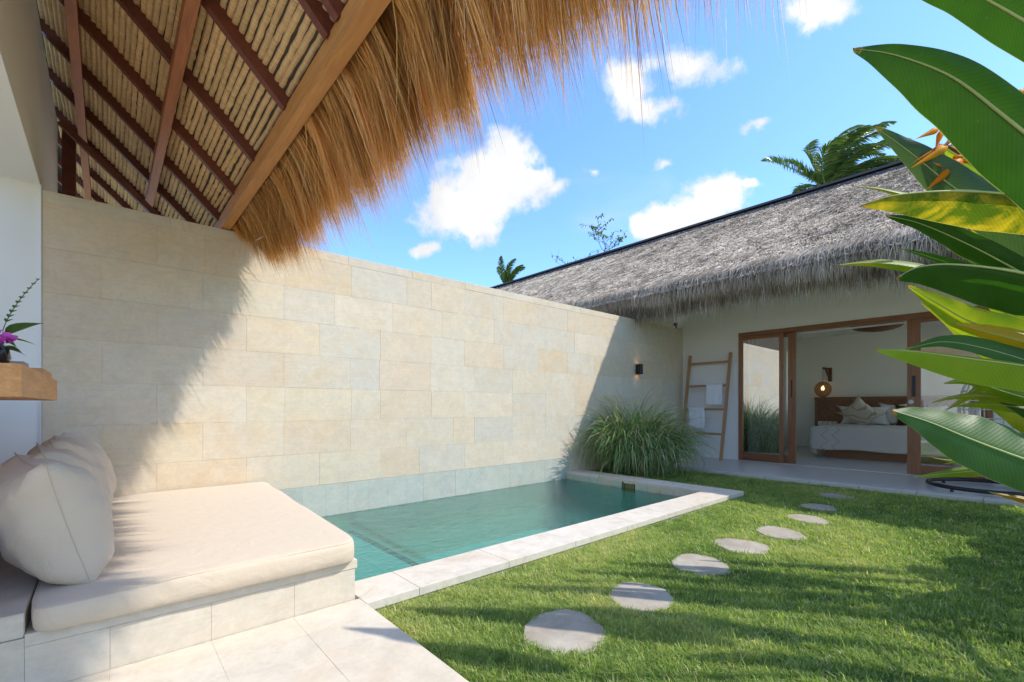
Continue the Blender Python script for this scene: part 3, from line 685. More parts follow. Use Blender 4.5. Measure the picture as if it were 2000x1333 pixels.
def mattress():
    # soft slab, a little wider at the wall, edges piped
    nu, nv = 40, 60; bmv = []; fc = []
    def pt(a, b, lvl):
        # a,b in 0..1 ; lvl 0 bottom .. 1 top
        uL = -.226; uR = 1.068 + .135*b; u = uL + (uR-uL)*a; v = 2.505 + (5.125-2.505)*b
        return u, v
    prof = [(.006, .0), (.0, .008), (-.004, .045), (-.003, .085), (.0, .106), (.005, .1125), (.03, .1165), (.14, .1195)]
    ring = []
    def outline(off):
        pts = []; uL = -.226; rc = .05
        c = [(uL, 2.505), (1.066, 2.505), (1.20, 5.125), (uL, 5.125)]
        cx = sum(p[0] for p in c)/4; cy_ = sum(p[1] for p in c)/4
        N = 40
        for i in range(4):
            p0, p1 = c[i], c[(i+1) % 4]
            for k in range(N):
                s = k/N; x = p0[0]+(p1[0]-p0[0])*s; y = p0[1]+(p1[1]-p0[1])*s
                # pull in the corners
                e_ = min(s, 1-s); pull = rc*max(0, 1-e_*14)**2*.8
                d = Vector((cx-x, cy_-y)).normalized(); 
                ix = off if x < cx else -off
                x2 = x + d.x*pull; y2 = y + d.y*pull
                w = .0012*math.sin(23*s+i)
                # inward offset scaled towards the centre
                L_ = math.hypot(cx-x2, cy_-y2); f_ = (off+w)/min(L_, 1.6)
                pts.append((x2+(cx-x2)*f_*1.3, y2+(cy_-y2)*f_*1.3))
        return pts
    V = []; n = 160
    for off, h in prof:
        for k, (x, y) in enumerate(outline(off)):
            sag = .022*max(0, 1-(x+.226)/.5)                 # the left end sags under the cushions
            V.append((x, y, PT+.002+h-(sag if h > .06 else 0)+.0025*math.sin(x*9)*math.sin(y*7)*(h > .1)))
    for q in range(len(prof)-1):
        for k in range(n): fc.append([q*n+k, q*n+(k+1) % n, (q+1)*n+(k+1) % n, (q+1)*n+k])
    top = len(prof)-1
    # fill the top with concentric rings
    last = top*n
    for s in (.75, .5, .25):
        st = len(V)
        for k in range(n):
            x, y, z = V[top*n+k]; cx, cy_ = .46, 3.8
            x2, y2 = cx+(x-cx)*s, cy_+(y-cy_)*s; V.append((x2, y2, PT+.002+.121+.002*math.sin(x2*6+1)*math.sin(y2*5)-.012*max(0, 1-(x2+.226)/.5)))
        for k in range(n): fc.append([last+k, last+(k+1) % n, st+(k+1) % n, st+k])
        last = st
    c = len(V); V.append((.46, 3.8, PT+.1235))
    for k in range(n): fc.append([last+k, last+(k+1) % n, c])
    o = mesh_obj('daybed_mattress', V, fc, MAT['beige'], smooth=True)
    tag(o, 'wide flat beige mattress lying on the limestone daybed plinth', 'mattress')
    m = MB(); m.tube([Vector((p[0], p[1], PT+.002+.1105-(.022*max(0, 1-(p[0]+.226)/.5)))) for p in outline(.004)], .0032, 5, closed=True); m.build('piping', MAT['piping'], o, True)
mattress()
def pillow_mesh(name, w, h, t, seed, mat, parent=None, n=22, ear=.06, crumple=.012):
    """a stuffed cushion in its own frame: x across, y thickness, z up, centre at 0"""
    r2 = np.random.default_rng(seed); ph = r2.uniform(0, 6.28, 8); V = []; fc = []; idx = {}
    for side in (1, -1):
        for i in range(n+1):
            for j in range(n+1):
                if side == -1 and (i in (0, n) or j in (0, n)): idx[(-1, i, j)] = idx[(1, i, j)]; continue
                a = -1+2*i/n; b = -1+2*j/n
                px = a*(1-.10*(1-b*b)*abs(a)**2)*(1+ear*abs(a*b)**3); pz = b*(1-.09*(1-a*a)*abs(b)**2)*(1+ear*abs(a*b)**3)
                th = ((1-abs(a)**2.6)*(1-abs(b)**2.6))**.48
                cr = crumple*(math.sin(7*a+ph[0]+3*b)+math.sin(9*b+ph[1]-4*a)+.7*math.sin(17*a+5*b+ph[2])+.7*math.sin(14*b-9*a+ph[3]))*(abs(a*b)**.5*.8+.2)*(1 if 0 < i < n and 0 < j < n else 0)
                idx[(side, i, j)] = len(V); V.append((px*w/2, side*(th*t/2+cr), pz*h/2+cr*.3))
    for side in (1, -1):
        for i in range(n):
            for j in range(n):
                q = [idx[(side, i, j)], idx[(side, i+1, j)], idx[(side, i+1, j+1)], idx[(side, i, j+1)]]; fc.append(q if side == -1 else q[::-1])
    o = mesh_obj(name, V, fc, mat, parent, smooth=True)
    edge = [V[idx[(1, i, 0)]] for i in range(n)] + [V[idx[(1, n, j)]] for j in range(n)] + [V[idx[(1, n-i, n)]] for i in range(n)] + [V[idx[(1, 0, n-j)]] for j in range(n)]
    return o, edge
labels = ['nearest plump beige cushion with its seam facing out, at the front of the daybed', 'second beige cushion from the front, pressed behind the nearest one',
          'third beige cushion in the row leaning along the white wall', 'farthest beige cushion, up against the stone wall']
for i, (u, v, z, yaw, lean, w_, h_, t_) in enumerate(((-.185, 2.95, .590, 14, 15, .54, .56, .36), (-.175, 3.40, .605, 6, 17, .56, .57, .34), (-.165, 3.92, .615, 2, 15, .58, .58, .36), (-.16, 4.46, .615, -2, 17, .60, .58, .38))):
    o, edge = pillow_mesh('back_cushion', w_, h_, t_, 40+i, MAT['beige'], ear=.07, crumple=.009)
    m = MB(); m.tube(edge, .0017, 5, closed=True); s = m.build('seam_piping', MAT['piping'], o, True)
    o.rotation_euler = (R(lean), 0, R(-90+yaw)); o.location = (u, v, z)
    tag(o, labels[i], 'cushion', 'cushions along the back of the daybed')
# wooden backrest behind the cushions
br = mesh_obj('backrest_board', *(lambda m: (m.box((-.56, 2.40, .306), (-.505, 5.15, .62)), (m.v, m.f))[1])(MB()), MAT['dark_wood'])
tag(br, 'dark brown wooden backrest board behind the daybed cushions', 'backrest')

# ---------------------------------------------------------------- thick shelf and what stands on it
def shelf(m):
    z0, z1 = 1.136, 1.262; u1 = -.245; c = .05
    ring = [(-1.118, 2.56), (u1, 2.56), (u1+.006, 3.9), (u1+.004, 4.18), (u1-.03, 4.27), (u1-.09, 4.30), (-1.118, 4.30)]
    n = len(ring); m.v += [(a, b, z0) for a, b in ring] + [(a, b, z1) for a, b in ring]
    m.f += [list(range(n))[::-1], list(range(n, 2*n))] + [[k, (k+1) % n, n+(k+1) % n, n+k] for k in range(n)]
m = MB(); shelf(m); o = m.build('wall_shelf', MAT['shelf']); tag(o, 'thick solid teak shelf slab at the left edge above the cushions', 'shelf')
def holder(m): 
    for lo, hi in (((-.33, 3.55, 1.263), (-.26, 4.10, 1.274)), ((-.33, 3.55, 1.274), (-.318, 4.10, 1.305)), ((-.272, 3.55, 1.274), (-.26, 4.10, 1.305)), ((-.318, 3.55, 1.274), (-.272, 3.562, 1.305)), ((-.318, 4.088, 1.274), (-.272, 4.10, 1.305))): m.box(lo, hi)
m = MB(); holder(m); o = m.build('wooden_tray', MAT['shelf']); tag(o, 'small open teak tray at the end of the shelf', 'tray')
m = MB(); m.box((-.38, 2.95, 1.263), (-.275, 3.12, 1.297)); o = m.build('stone_dish', MAT['tray']); tag(o, 'low pale stone block standing on the teak shelf beside the flowers', 'dish')
vase = empty('flower_vase', (-.345, 2.74, 1.263), 'dark glazed vase of pink flowers and green leaves on the teak shelf', 'vase')
part('vase_body', MAT['dark_vase'], vase, lambda m: m.lathe([(0, 0), (.045, .001), (.055, .03), (.05, .065), (.034, .085), (.037, .095), (.030, .094), (.026, .06), (0, .06)], (-.345, 2.74, 1.263), 20), True)
def small_leaf(m, p, d, L_, w, up=Vector((0, 0, 1)), curl=.25, n=6):
    p, d = Vector(p), Vector(d).normalized(); s = d.cross(up)
    s = s.normalized() if s.length > .01 else Vector((1, 0, 0)); nn = s.cross(d)
    b = len(m.v)
    for i in range(n+1):
        t_ = i/n; c = p + d*(L_*t_) - nn*(curl*L_*t_*t_); ww = w*math.sin(math.pi*min(1, t_*.92+.08)**.8)
        m.v += [tuple(c-s*ww+nn*ww*.3), tuple(c), tuple(c+s*ww+nn*ww*.3)]
    for i in range(n):
        a = b+i*3; m.f += [[a, a+1, a+4, a+3], [a+1, a+2, a+5, a+4]]
def add_rnd(o, val=None):
    me = o.data; a = me.attributes.new('rnd', 'FLOAT', 'POINT'); n = len(me.vertices); a.data.foreach_set('value', (rng.random(n) if val is None else np.full(n, val)).astype(np.float32)); return o
vb = Vector((-.345, 2.74, 1.350))
def bouquet_leaf(p, d, L_, w, val, curl=.25):
    m = MB(); small_leaf(m, p, d, L_, w, curl=curl); add_rnd(m.build('leaf', MAT['plant'], vase, True), val)
bouquet_leaf(vb+Vector((.05, -.02, .04)), (.55, -.55, .42), .155, .033, .25)
for k in range(11):
    a = k*.93; e_ = .15+.25*(k % 3); bouquet_leaf(vb+Vector((.02*math.cos(a), .02*math.sin(a), .005*k-.02)), (math.cos(a), math.sin(a), e_), .075+.02*(k % 3), .022, .3+.06*k, .5)
def fern(m):
    pts = [vb+Vector((.03+.055*t_+.05*t_*t_, -.05*t_-.03*t_*t_, .05+.21*t_)) for t_ in np.linspace(0, 1, 12)]
    m.tube(pts, .0016, 5)
    for i, p in enumerate(pts[2:]):
        for s in (-1, 1): small_leaf(m, p, (.4*s+.3, -.5*s, .5), .030*(1-.07*i), .006, curl=.1, n=3)
m = MB(); fern(m); add_rnd(m.build('fern_sprig', MAT['plant'], vase, False), .55)
def flower(c, r):
    m = MB()
    for k in range(6):
        a = k*math.pi/3+.3; small_leaf(m, c, (math.cos(a)*.5+.25, math.sin(a)*.8-.25, math.sin(a+.5)*.7), r, r*.42, up=Vector((.5, -.8, .3)), curl=.15, n=4)
    m.build('blossom', MAT['magenta'], vase, True)
for dx, dy, dz in ((.04, -.06, .025), (.012, -.05, .035), (.028, -.07, .008), (-.02, -.06, .02), (.055, -.035, .018)): flower(vb+Vector((dx, dy, dz)), .027)

# ================================================================ THE BEDROOM HOUSE
house = empty('guest_house', (10.5, 1.5, 0), 'white bedroom house with grey weathered thatch roof and teak sliding doors across the lawn', 'house')
DV0, DV1, DH = .362, 3.962, 2.588        # door opening
def facade(m):
    m.box((F, DV1, -.1), (F+.18, 5.40, 4.05)); m.box((F, -2.12, -.1), (F+.18, DV0, 4.05)); m.box((F, DV0, DH), (F+.18, DV1, 4.05))
part('front_wall', MAT['plaster'], house, facade)
RU0, RU1, RV0, RV1, RC = F+.18, 14.2, -2.4, 4.34, 2.93
part('room_floor', MAT['concrete'], house, lambda m: m.box((9.7215, RV0, -.14), (RU1+.1, RV1+.1, -.0005)))
part('back_wall', MAT['room_plaster'], house, lambda m: m.box((RU1, RV0, 0), (RU1+.12, RV1, RC)))
part('side_wall', MAT['room_plaster'], house, lambda m: m.box((RU0+.001, RV1, 0), (RU1+.12, RV1+.12, RC)))
def rw(m):
    y0, y1 = RV0-.12, RV0
    m.box((RU0+.001, y0, 0), (10.0, y1, RC)); m.box((14.05, y0, 0), (RU1+.12, y1, RC)); m.box((10.0, y0, 0), (14.05, y1, .03)); m.box((10.0, y0, 2.82), (14.05, y1, RC))
part('side_wall', MAT['room_plaster'], house, rw)  # unseen side; wide opening added to let daylight into the room
part('ceiling', MAT['room_plaster'], house, lambda m: m.box((RU0+.001, RV0-.1, RC+.001), (RU1+.12, RV1+.12, RC+.06)))
part('curtain_rail', MAT['plastic'], house, lambda m: m.box((9.90, DV0, 2.47), (9.93, 3.3, 2.50)))
# roof
EVU, EVZ, RDU, RDZ = 7.70, 3.24, 11.95, 5.90
SL = (RDZ-EVZ)/(RDU-EVU); HV0, HV1 = -2.5, 17.0
def roof(m):
    th = .30
    pr = [(EVU, EVZ), (RDU, RDZ), (16.6, 3.0), (16.6, 2.7), (RDU, RDZ-th-.05), (EVU+.14, EVZ-.20)]
    n = len(pr)
    for v in (HV0, HV1): m.v += [(a, v, b) for a, b in pr]
    m.f += [list(range(n)), list(range(n, 2*n))[::-1]] + [[k, n+k, n+(k+1) % n, (k+1) % n] for k in range(n)]
t = NT('thatch_underlay'); n = t.noise(t.pos((6, 6, 6)), 4, 5, .65); t.col(t.ramp(n, [(.3, (.38, .33, .28)), (.7, (.68, .61, .53))])); t.rough(.9); t.bump(n, .8, .03); MAT['underlay'] = t.m
rf = part('roof', MAT['underlay'], house, roof)
def house_thatch():
    n = 230000; r = rng
    v = np.where(r.random(n) < .72, r.uniform(-1.5, 7, n), r.uniform(7, HV1, n)); s = r.uniform(-.02, 1, n)
    u = EVU + (RDU-EVU)*s; z = EVZ + (RDZ-EVZ)*s
    dn = np.array([-1, 0, -SL])/math.hypot(1, SL); nr = np.array([-SL, 0, 1])/math.hypot(1, SL)
    L_ = .09+.13*r.random(n); lift = .006+.042*r.random(n)**2
    lo = vnoise(v*1+9, s*5+3, 3.1, 31); hi = vnoise(v+9, s*5+2, 11, 32)
    P0 = np.stack([u, v, z], 1) + nr*(.005+.03*r.random(n))[:, None]; sk_ = r.normal(0, .28, n)
    side_ = np.stack([np.zeros(n), np.ones(n), np.zeros(n)], 1)
    P1 = P0 + dn*(L_*.55)[:, None] + nr*(lift*.6)[:, None] + side_*(sk_*L_*.4)[:, None]
    P2 = P0 + dn*(L_)[:, None] + nr*(lift*.75)[:, None] + side_*(sk_*L_)[:, None]
    S = side_ + nr*r.normal(0, .45, n)[:, None]; S /= np.linalg.norm(S, axis=1)[:, None]
    w = .003+.005*r.random(n)
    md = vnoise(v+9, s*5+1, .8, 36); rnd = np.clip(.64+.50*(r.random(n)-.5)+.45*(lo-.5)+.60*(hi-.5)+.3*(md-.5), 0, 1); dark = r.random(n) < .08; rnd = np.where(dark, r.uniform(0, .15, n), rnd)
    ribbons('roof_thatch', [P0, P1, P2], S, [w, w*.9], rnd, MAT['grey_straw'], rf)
    # the rounded lip: strands that lie on the lowest part of the slope and roll over the edge
    n = 30000; v = r.uniform(-2.5, 12, n); s0 = r.uniform(0, .10, n); nz = vnoise(v+9, s0*20+3, 2.2, 33)
    B = np.stack([EVU+(RDU-EVU)*s0, v, EVZ+(RDZ-EVZ)*s0], 1) + nr*(.01+.05*r.random(n))[:, None]; k_ = r.normal(0, .05, n)
    nw = vnoise(v+9, v*.3+4, .9, 34)-.5
    P1 = np.stack([np.minimum(B[:, 0]-.10, EVU+.05*r.normal(0, 1, n)-.02+.08*nw), v+k_*.5, EVZ+.0+.09*r.random(n)+.10*nw], 1)
    P2 = P1 + np.stack([-.03+.03*r.normal(0, 1, n), k_*.6, -(.08+.10*r.random(n)+.10*(nz-.5))], 1)
    P3 = P2 + np.stack([.02+.03*r.normal(0, 1, n), k_*.6, -(.08+.12*r.random(n)+.10*(nz-.5))], 1)
    S = np.stack([r.normal(0, .5, n), np.ones(n), r.normal(0, .2, n)], 1); S /= np.linalg.norm(S, axis=1)[:, None]
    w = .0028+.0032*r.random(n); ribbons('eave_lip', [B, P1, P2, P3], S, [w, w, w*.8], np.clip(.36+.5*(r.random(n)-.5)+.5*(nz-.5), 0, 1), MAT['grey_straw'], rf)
    n = 34000; v = r.uniform(-2.5, 9.5, n); a = r.random(n)
    u0 = EVU + .05 + .16*a + .02*r.normal(0, 1, n); z0 = EVZ + .02 - .20*a + .03*r.normal(0, 1, n)
    cell = np.round(v/.10); hb = np.abs(np.sin(cell*12.9898)*43758.5453) % 1
    L_ = .20+.15*r.random(n)+.10*(hb-.5)+.05*np.sin(v*1.7) ; lg = r.random(n) < .10; L_ = np.where(lg, L_+.05+.20*r.random(n), L_)
    B = np.stack([u0, v, z0], 1); dv = r.normal(0, .05, n)+(cell*.10-v)*.35
    P1 = B + np.stack([-.10*L_+.02*r.normal(0, 1, n), dv*.5, -L_*.5], 1); P2 = B + np.stack([-.07*L_+.03*r.normal(0, 1, n), dv, -L_], 1)
    S = np.stack([r.normal(0, .5, n), np.ones(n), r.normal(0, .1, n)], 1); S /= np.linalg.norm(S, axis=1)[:, None]
    w = .0032+.0035*r.random(n); rnd = np.clip(.20+.36*(r.random(n)-.5)+.22*(hb-.5), 0, 1); rnd = np.where(r.random(n) < .07, r.uniform(.6, 1, n), rnd)  # low tints put the shade under the eave into the straw colour
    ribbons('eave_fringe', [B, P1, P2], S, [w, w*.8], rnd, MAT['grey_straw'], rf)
house_thatch()
part('ridge_cap', MAT['grey_metal'], house, lambda m: (m.beam((RDU-.13, HV0, RDZ-.03), (RDU-.13, HV1, RDZ-.03), .34, .012, (SL, 0, -1)), m.box((RDU-.10, HV0, RDZ+.052), (RDU+.1, HV1, RDZ+.10)), m.box((RDU-.30, HV0, RDZ-.16), (RDU-.285, HV1, RDZ-.105))))
# door frame, fixed light, sliding leaves
fr = part('door_frame', MAT['door_h'], house, lambda m: m.box((F-.02, DV0, 2.502), (F+.15, DV1, DH-.002)))
part('door_jamb', MAT['door'], house, lambda m: m.box((F-.02, 3.886, 0), (F+.15, DV1-.002, 2.5015)))
part('door_jamb', MAT['door'], house, lambda m: m.box((F-.02, DV0+.002, 0), (F+.15, .42, 2.5015)))
def leaf(name, v0, v1, u, st0, st1, rail, glass):
    d = empty(name, (u, (v0+v1)/2, 0)); d.parent = house; d.location = d.location - house.location
    part('stile', MAT['door'], d, lambda m: m.box((u, v0, .006), (u+.045, v0+st0, 2.498)))
    part('stile', MAT['door'], d, lambda m: m.box((u, v1-st1, .006), (u+.045, v1, 2.498)))
    part('rail', MAT['door_h'], d, lambda m: m.box((u+.002, v0+st0+.001, .006), (u+.043, v1-st1-.001, .006+rail)))
    part('rail', MAT['door_h'], d, lambda m: m.box((u+.002, v0+st0+.001, 2.43), (u+.043, v1-st1-.001, 2.498)))
    part('pane', MAT[glass], d, lambda m: (m.v.extend([(u+.02, v0+st0, .01+rail), (u+.02, v1-st1, .01+rail), (u+.02, v1-st1, 2.43), (u+.02, v0+st0, 2.43)]), m.f.append([0, 3, 2, 1])))
    return d
leaf('fixed_window', 3.14, 3.885, F-.012, .066, .005, .15, 'glass')
sl = leaf('sliding_door', 2.945, 3.88, F+.062, .13, .06, .15, 'clear_glass')
part('handle', MAT['black_metal'], sl, lambda m: m.box((F+.056, 3.00, 1.26), (F+.064, 3.022, 1.60)))
sr = leaf('sliding_door', .43, 1.325, F+.0, .06, .165, .15, 'clear_glass')
def hnd(m): m.box((F-.006, 1.225, 1.25), (F+.001, 1.262, 1.585))
part('handle', MAT['black_metal'], sr, hnd)
part('handle_rim', MAT['dark_wood'], sr, lambda m: (m.box((F-.009, 1.263, 1.245), (F+.001, 1.269, 1.59)), m.box((F-.009, 1.218, 1.245), (F+.001, 1.224, 1.59))))
def lock(m):
    pts = [(F-.012, 1.277, 1.165), (F-.002, 1.277, 1.165)]; m.tube(pts, .034, 18)
part('lock', MAT['plastic'], sr, lock, True)
part('door_track', MAT['white_line'], house, lambda m: m.box((9.60, .38, .0005), (9.618, 3.95, .006)))

# ---------------------------------------------------------------- bed and what lies on it
bd = empty('double_bed', (12.8, 2, 0), 'low double bed with dark chevron timber headboard seen through the open doors', 'bed')
part('bed_base', MAT['bed_base'], bd, lambda m: m.box((11.65, .95, .0), (14.05, 2.94, .20)))
part('mattress', MAT['white_linen'], bd, lambda m: m.box((11.52, .90, .201), (14.0, 3.10, .60)))
HB0, HB1, HZ = .30, 3.78, 1.33
part('headboard_panel', MAT['dark_wood'], bd, lambda m: m.box((14.06, HB0, 0), (14.18, HB1, HZ-.07)))
part('headboard_cap', MAT['headboard'], bd, lambda m: m.box((14.02, HB0-.01, HZ-.068), (14.19, HB1+.01, HZ)))
part('headboard_post', MAT['headboard'], bd, lambda m: m.box((14.035, HB1-.07, 0), (14.059, HB1, HZ-.07)))
def clip(poly, f):
    out = []
    for i in range(len(poly)):
        a, b = poly[i], poly[(i+1) % len(poly)]; fa, fb = f(a), f(b)
        if fa >= 0: out.append(a)
        if (fa >= 0) != (fb >= 0): s = fa/(fa-fb); out.append((a[0]+(b[0]-a[0])*s, a[1]+(b[1]-a[1])*s))
    return out
pw = .105; bay = .62; x = HB1-.075; sgn = 1; zt, zb = HZ-.072, .30
while x > HB0+.05:
    x0 = max(x-bay, HB0)
    for k in range(-12, 22):
        c0 = k*pw*1.414; pl = [(x, c0), (x0, c0+sgn*(x-x0)), (x0, c0+sgn*(x-x0)+pw*1.40), (x, c0+pw*1.40)]
        for f in (lambda p: zt-p[1], lambda p: p[1]-zb): pl = clip(pl, f) if len(pl) > 2 else []
        if len(pl) < 3: continue
        d_ = rng.uniform(0, .006); n = len(pl)
        V = [(14.059, a, b) for a, b in pl] + [(14.042-d_, a, b) for a, b in pl]
        mesh_obj('plank', V, [list(range(n)), list(range(n, 2*n))[::-1]] + [[i, (i+1) % n, n+(i+1) % n, n+i] for i in range(n)], MAT['headboard'], bd)
    x = x0-.004; sgn = -sgn
for k in range(4): part('socket', MAT['plastic'], bd, lambda m: m.box((14.005, 3.61-.108*k, .60), (14.034, 3.705-.108*k, .705)))
def blanket():
    t = NT('zigzag_blanket'); p = t.pos(); sp = t.n('ShaderNodeSeparateXYZ'); t.l(p, sp.inputs[0])
    y = sp.outputs[1]; z = sp.outputs[2]; lines = None
    tri = t.math('PINGPONG', t.math('MULTIPLY', z, 1.0), .12)
    for k, off in enumerate((2.78, 2.98)):
        d_ = t.math('ABSOLUTE', t.math('SUBTRACT', t.math('ADD', y, t.math('MULTIPLY', tri, 1.1)), off)); l_ = t.math('LESS_THAN', d_, .011)
        lines = l_ if lines is None else t.math('MAXIMUM', lines, l_)
    fac = t.math('MULTIPLY', lines, .38)
    t.col(t.mix(fac, (.66, .63, .57), (.16, .14, .12))); t.rough(.95); t.bump(t.noise(p, 120, 2, .5), .3, .004)
    V = []; fc = []; na, nb = 60, 50; TOP = .648
    for i in range(na+1):
        a = 2.3*i/46 if i <= 46 else 2.3+.50*(i-46)/14
        for j in range(nb+1):
            b = -2.25 + 2.25*j/34 if j <= 34 else .42*(j-34)/16
            da = max(0, a-2.3); db = max(0, b); u = 13.85-min(a, 2.3); v = 3.12+min(b, 0); 
            r_ = .05
            if da > 0: u -= min(da, .06)+.02*math.sin(v*9)*da+.01
            if db > 0: v += min(db, .06)+.05*db+.03*math.sin(u*7+1)*db
            z_ = TOP - max(0, da-.03) - max(0, db-.03)*(1 if da <= 0 else .0) 
            if da > 0 and db > 0: z_ = TOP - max(da, db)*1.0 - .18*min(da, db)+.02; v -= .3*min(da, db); u += .1*min(da, db)
            z_ += .006*math.sin(u*5+v*3) + .01*math.sin(v*6)*(da > .4)
            V.append((u, v, max(z_, .04)))
    for i in range(na):
        for j in range(nb):
            k = i*(nb+1)+j; fc.append([k, k+nb+1, k+nb+2, k+1])
    o = mesh_obj('bed_blanket', V, fc, t.m, smooth=True); sm = o.modifiers.new('thickness', 'SOLIDIFY'); sm.thickness = .012
    tag(o, 'cream blanket with dark zigzag lines draped over the foot of the bed', 'blanket')
    m = MB()
    for k in range(9):
        q = Vector(V[na*(nb+1)+nb-k*2]); m.tube([q, q+Vector((-.01, .01, -.035))], .006, 5)
    m.build('tassel', MAT['cream_linen'], o)
blanket()
def bed_pillow(u, v, z, w, h, t_, lean, yaw, roll, mat, label, seed):
    o, e = pillow_mesh('bed_pillow', w, h, t_, seed, mat, n=14, ear=.16, crumple=.006)
    o.matrix_world = Matrix.Translation((u, v, z)) @ Matrix.Rotation(R(90+yaw), 4, 'Z') @ Matrix.Rotation(R(lean), 4, 'X') @ Matrix.Rotation(R(roll), 4, 'Y')
    tag(o, label, 'pillow', 'pillows on the bed'); return o
t = NT('patterned_linen'); p = t.pos((1, 1, 1), (0, 0, 0)); wv = t.n('ShaderNodeTexWave'); wv.inputs['Scale'].default_value = 3.4; wv.inputs['Distortion'].default_value = 6; wv.inputs['Detail'].default_value = 1; t.l(p, wv.inputs['Vector'])
t.col(t.mix(t.math('MULTIPLY', t.math('GREATER_THAN', wv.outputs[1], .86), .7), (.60, .54, .43), (.30, .25, .19))); t.rough(.95); MAT['patterned'] = t.m
bed_pillow(13.22, 2.64, .93, .60, .60, .17, -28, 0, 45, MAT['patterned'], 'cream diamond-turned pillow with faint zigzag lines at the front of the bed', 61)
bed_pillow(13.48, 2.62, .87, .92, .46, .17, -22, 0, 0, MAT['white_linen'], 'wide white pillow behind the cream diamond-turned pillow', 62)
bed_pillow(13.62, 2.08, .90, .50, .50, .16, -14, 0, 0, MAT['white_linen'], 'upright white pillow between the cream and the dark brown pillows', 63)
bed_pillow(13.52, 1.78, .88, .50, .48, .15, -16, 0, 0, MAT['brown_linen'], 'dark brown pillow standing against the headboard', 64)
bed_pillow(13.40, 1.52, .87, .62, .46, .16, -20, 0, 0, MAT['white_linen'], 'white pillow in front of the dark brown pillow, beside the door edge', 65)
bed_pillow(13.5, .95, .87, .62, .46, .16, -20, 0, 0, MAT['white_linen'], 'white pillow on the far right seen through the sliding glass', 66)
# bedside lamp on its bracket
lp = empty('bedside_lamp', (14.0, 3.56, 1.5), 'lit round rattan bedside lamp hanging from a dark bracket over the headboard', 'lamp')
LPc = Vector((13.92, 3.57, 1.53))
part('bracket', MAT['dark_wood'], lp, lambda m: (m.box((14.15, 3.44, 1.74), (14.2, 3.52, 2.10)), m.beam((14.16, 3.48, 2.06), (13.90, 3.56, 2.08), .04, .05), m.beam((14.15, 3.48, 1.80), (14.0, 3.53, 2.05), .03, .035)))
part('cord', MAT['black_metal'], lp, lambda m: m.tube([(13.92, 3.57, 2.07), (13.92, 3.57, 1.72)], .005, 6))
def globe(m):
    for k in range(15):
        a = math.pi*k/15; m.tube([LPc+Vector((.185*math.cos(a)*math.cos(b), .185*math.sin(a)*math.cos(b), .20*math.sin(b))) for b in np.linspace(0, 2*math.pi, 25)[:-1]], .0055, 4, closed=True)
    for z_ in np.linspace(-.18, .18, 13):
        r_ = .185*math.sqrt(1-(z_/.202)**2); m.tube([LPc+Vector((r_*math.cos(b), r_*math.sin(b), z_)) for b in np.linspace(0, 2*math.pi, 21)[:-1]], .0055, 4, closed=True)
part('woven_shade', MAT['rattan'], lp, globe)
part('bulb', MAT['bulb'], lp, lambda m: m.lathe([(0, -.045), (.03, -.035), (.042, 0), (.03, .04), (.012, .075), (0, .08)], LPc+Vector((0, 0, .02)), 14), True)
pd = empty('ceiling_lampshade', (12.0, 2.12, RC), 'shallow brown woven ceiling lampshade just visible above the bed', 'lampshade')
def dome(m):
    prof = [(.44*math.cos(a), -.14-.13*math.sin(a)) for a in np.linspace(0, math.pi/2, 9)]
    m.lathe(prof, (12.0, 2.12, RC), 40)
    for r_, z_ in prof[:-1]: m.tube([(12+r_*math.cos(b), 2.12+r_*math.sin(b), RC+z_) for b in np.linspace(0, 2*math.pi, 41)[:-1]], .008, 5, closed=True)
part('cord', MAT['black_metal'], pd, lambda m: m.tube([(12.0, 2.12, RC), (12.0, 2.12, RC-.2)], .006, 5))
part('woven_dome', MAT['dark_rattan'], pd, dome)

# ---------------------------------------------------------------- ladder with towels
lad = empty('towel_ladder', (9.45, 4.55, 0), 'teak towel ladder with four rungs leaning on the white house wall', 'ladder')
A0, A1 = Vector((9.27, 4.995, .0)), Vector((9.665, 4.985, 2.205)); B0, B1 = Vector((9.27, 4.135, .0)), Vector((9.665, 4.108, 2.205))
for p, q in ((A0, A1), (B0, B1)): part('rail', MAT['ladder'], lad, lambda m: m.beam(p, q, .045, .065, (1, 0, 0)))
def rung_pt(z): s = z/2.205; return A0.lerp(A1, s), B0.lerp(B1, s)
for z in (2.02, 1.525, 1.03, .525):
    a, b = rung_pt(z); part('rung', MAT['ladder'], lad, lambda m: m.beam(a+Vector((0, -.02, 0)), b+Vector((0, .02, 0)), .03, .045))
def towel(z, v0, v1, hang, label, seed):
    a, b = rung_pt(z); u = a.x; V = []; fc = []; na, nb = 22, 12; r2 = np.random.default_rng(seed)
    L0 = hang*.86; 
    for i in range(na+1):
        s = i/na*(hang+.06+L0)
        for j in range(nb+1):
            v = v0+(v1-v0)*j/nb; w_ = .006*math.sin(v*31+seed)+.005*math.sin(v*53)
            if s < hang: du = -.032; z_ = z+.03-(hang-s); k_ = (hang-s)
            elif s < hang+.06: q = (s-hang)/.06*math.pi; du = -.032*math.cos(q); z_ = z+.03+.012*math.sin(q); k_ = 0
            else: du = .032; z_ = z+.03-(s-hang-.06); k_ = s-hang-.06
            V.append((u+du+w_*k_*3-.02*k_, v+(.018*math.sin(v*20)*k_), z_))
    for i in range(na):
        for j in range(nb): k = i*(nb+1)+j; fc.append([k, k+1, k+nb+2, k+nb+1])
    o = mesh_obj('bath_towel', V, fc, MAT['towel'], smooth=True); s_ = o.modifiers.new('thickness', 'SOLIDIFY'); s_.thickness = .014
    tag(o, label, 'towel', 'towels on the ladder')
towel(1.525, 4.555, 4.215, .44, 'upper white towel, folded over the second rung near the right rail', 1)
towel(1.03, 4.90, 4.56, .45, 'lower white towel, folded over the third rung near the left rail', 2)

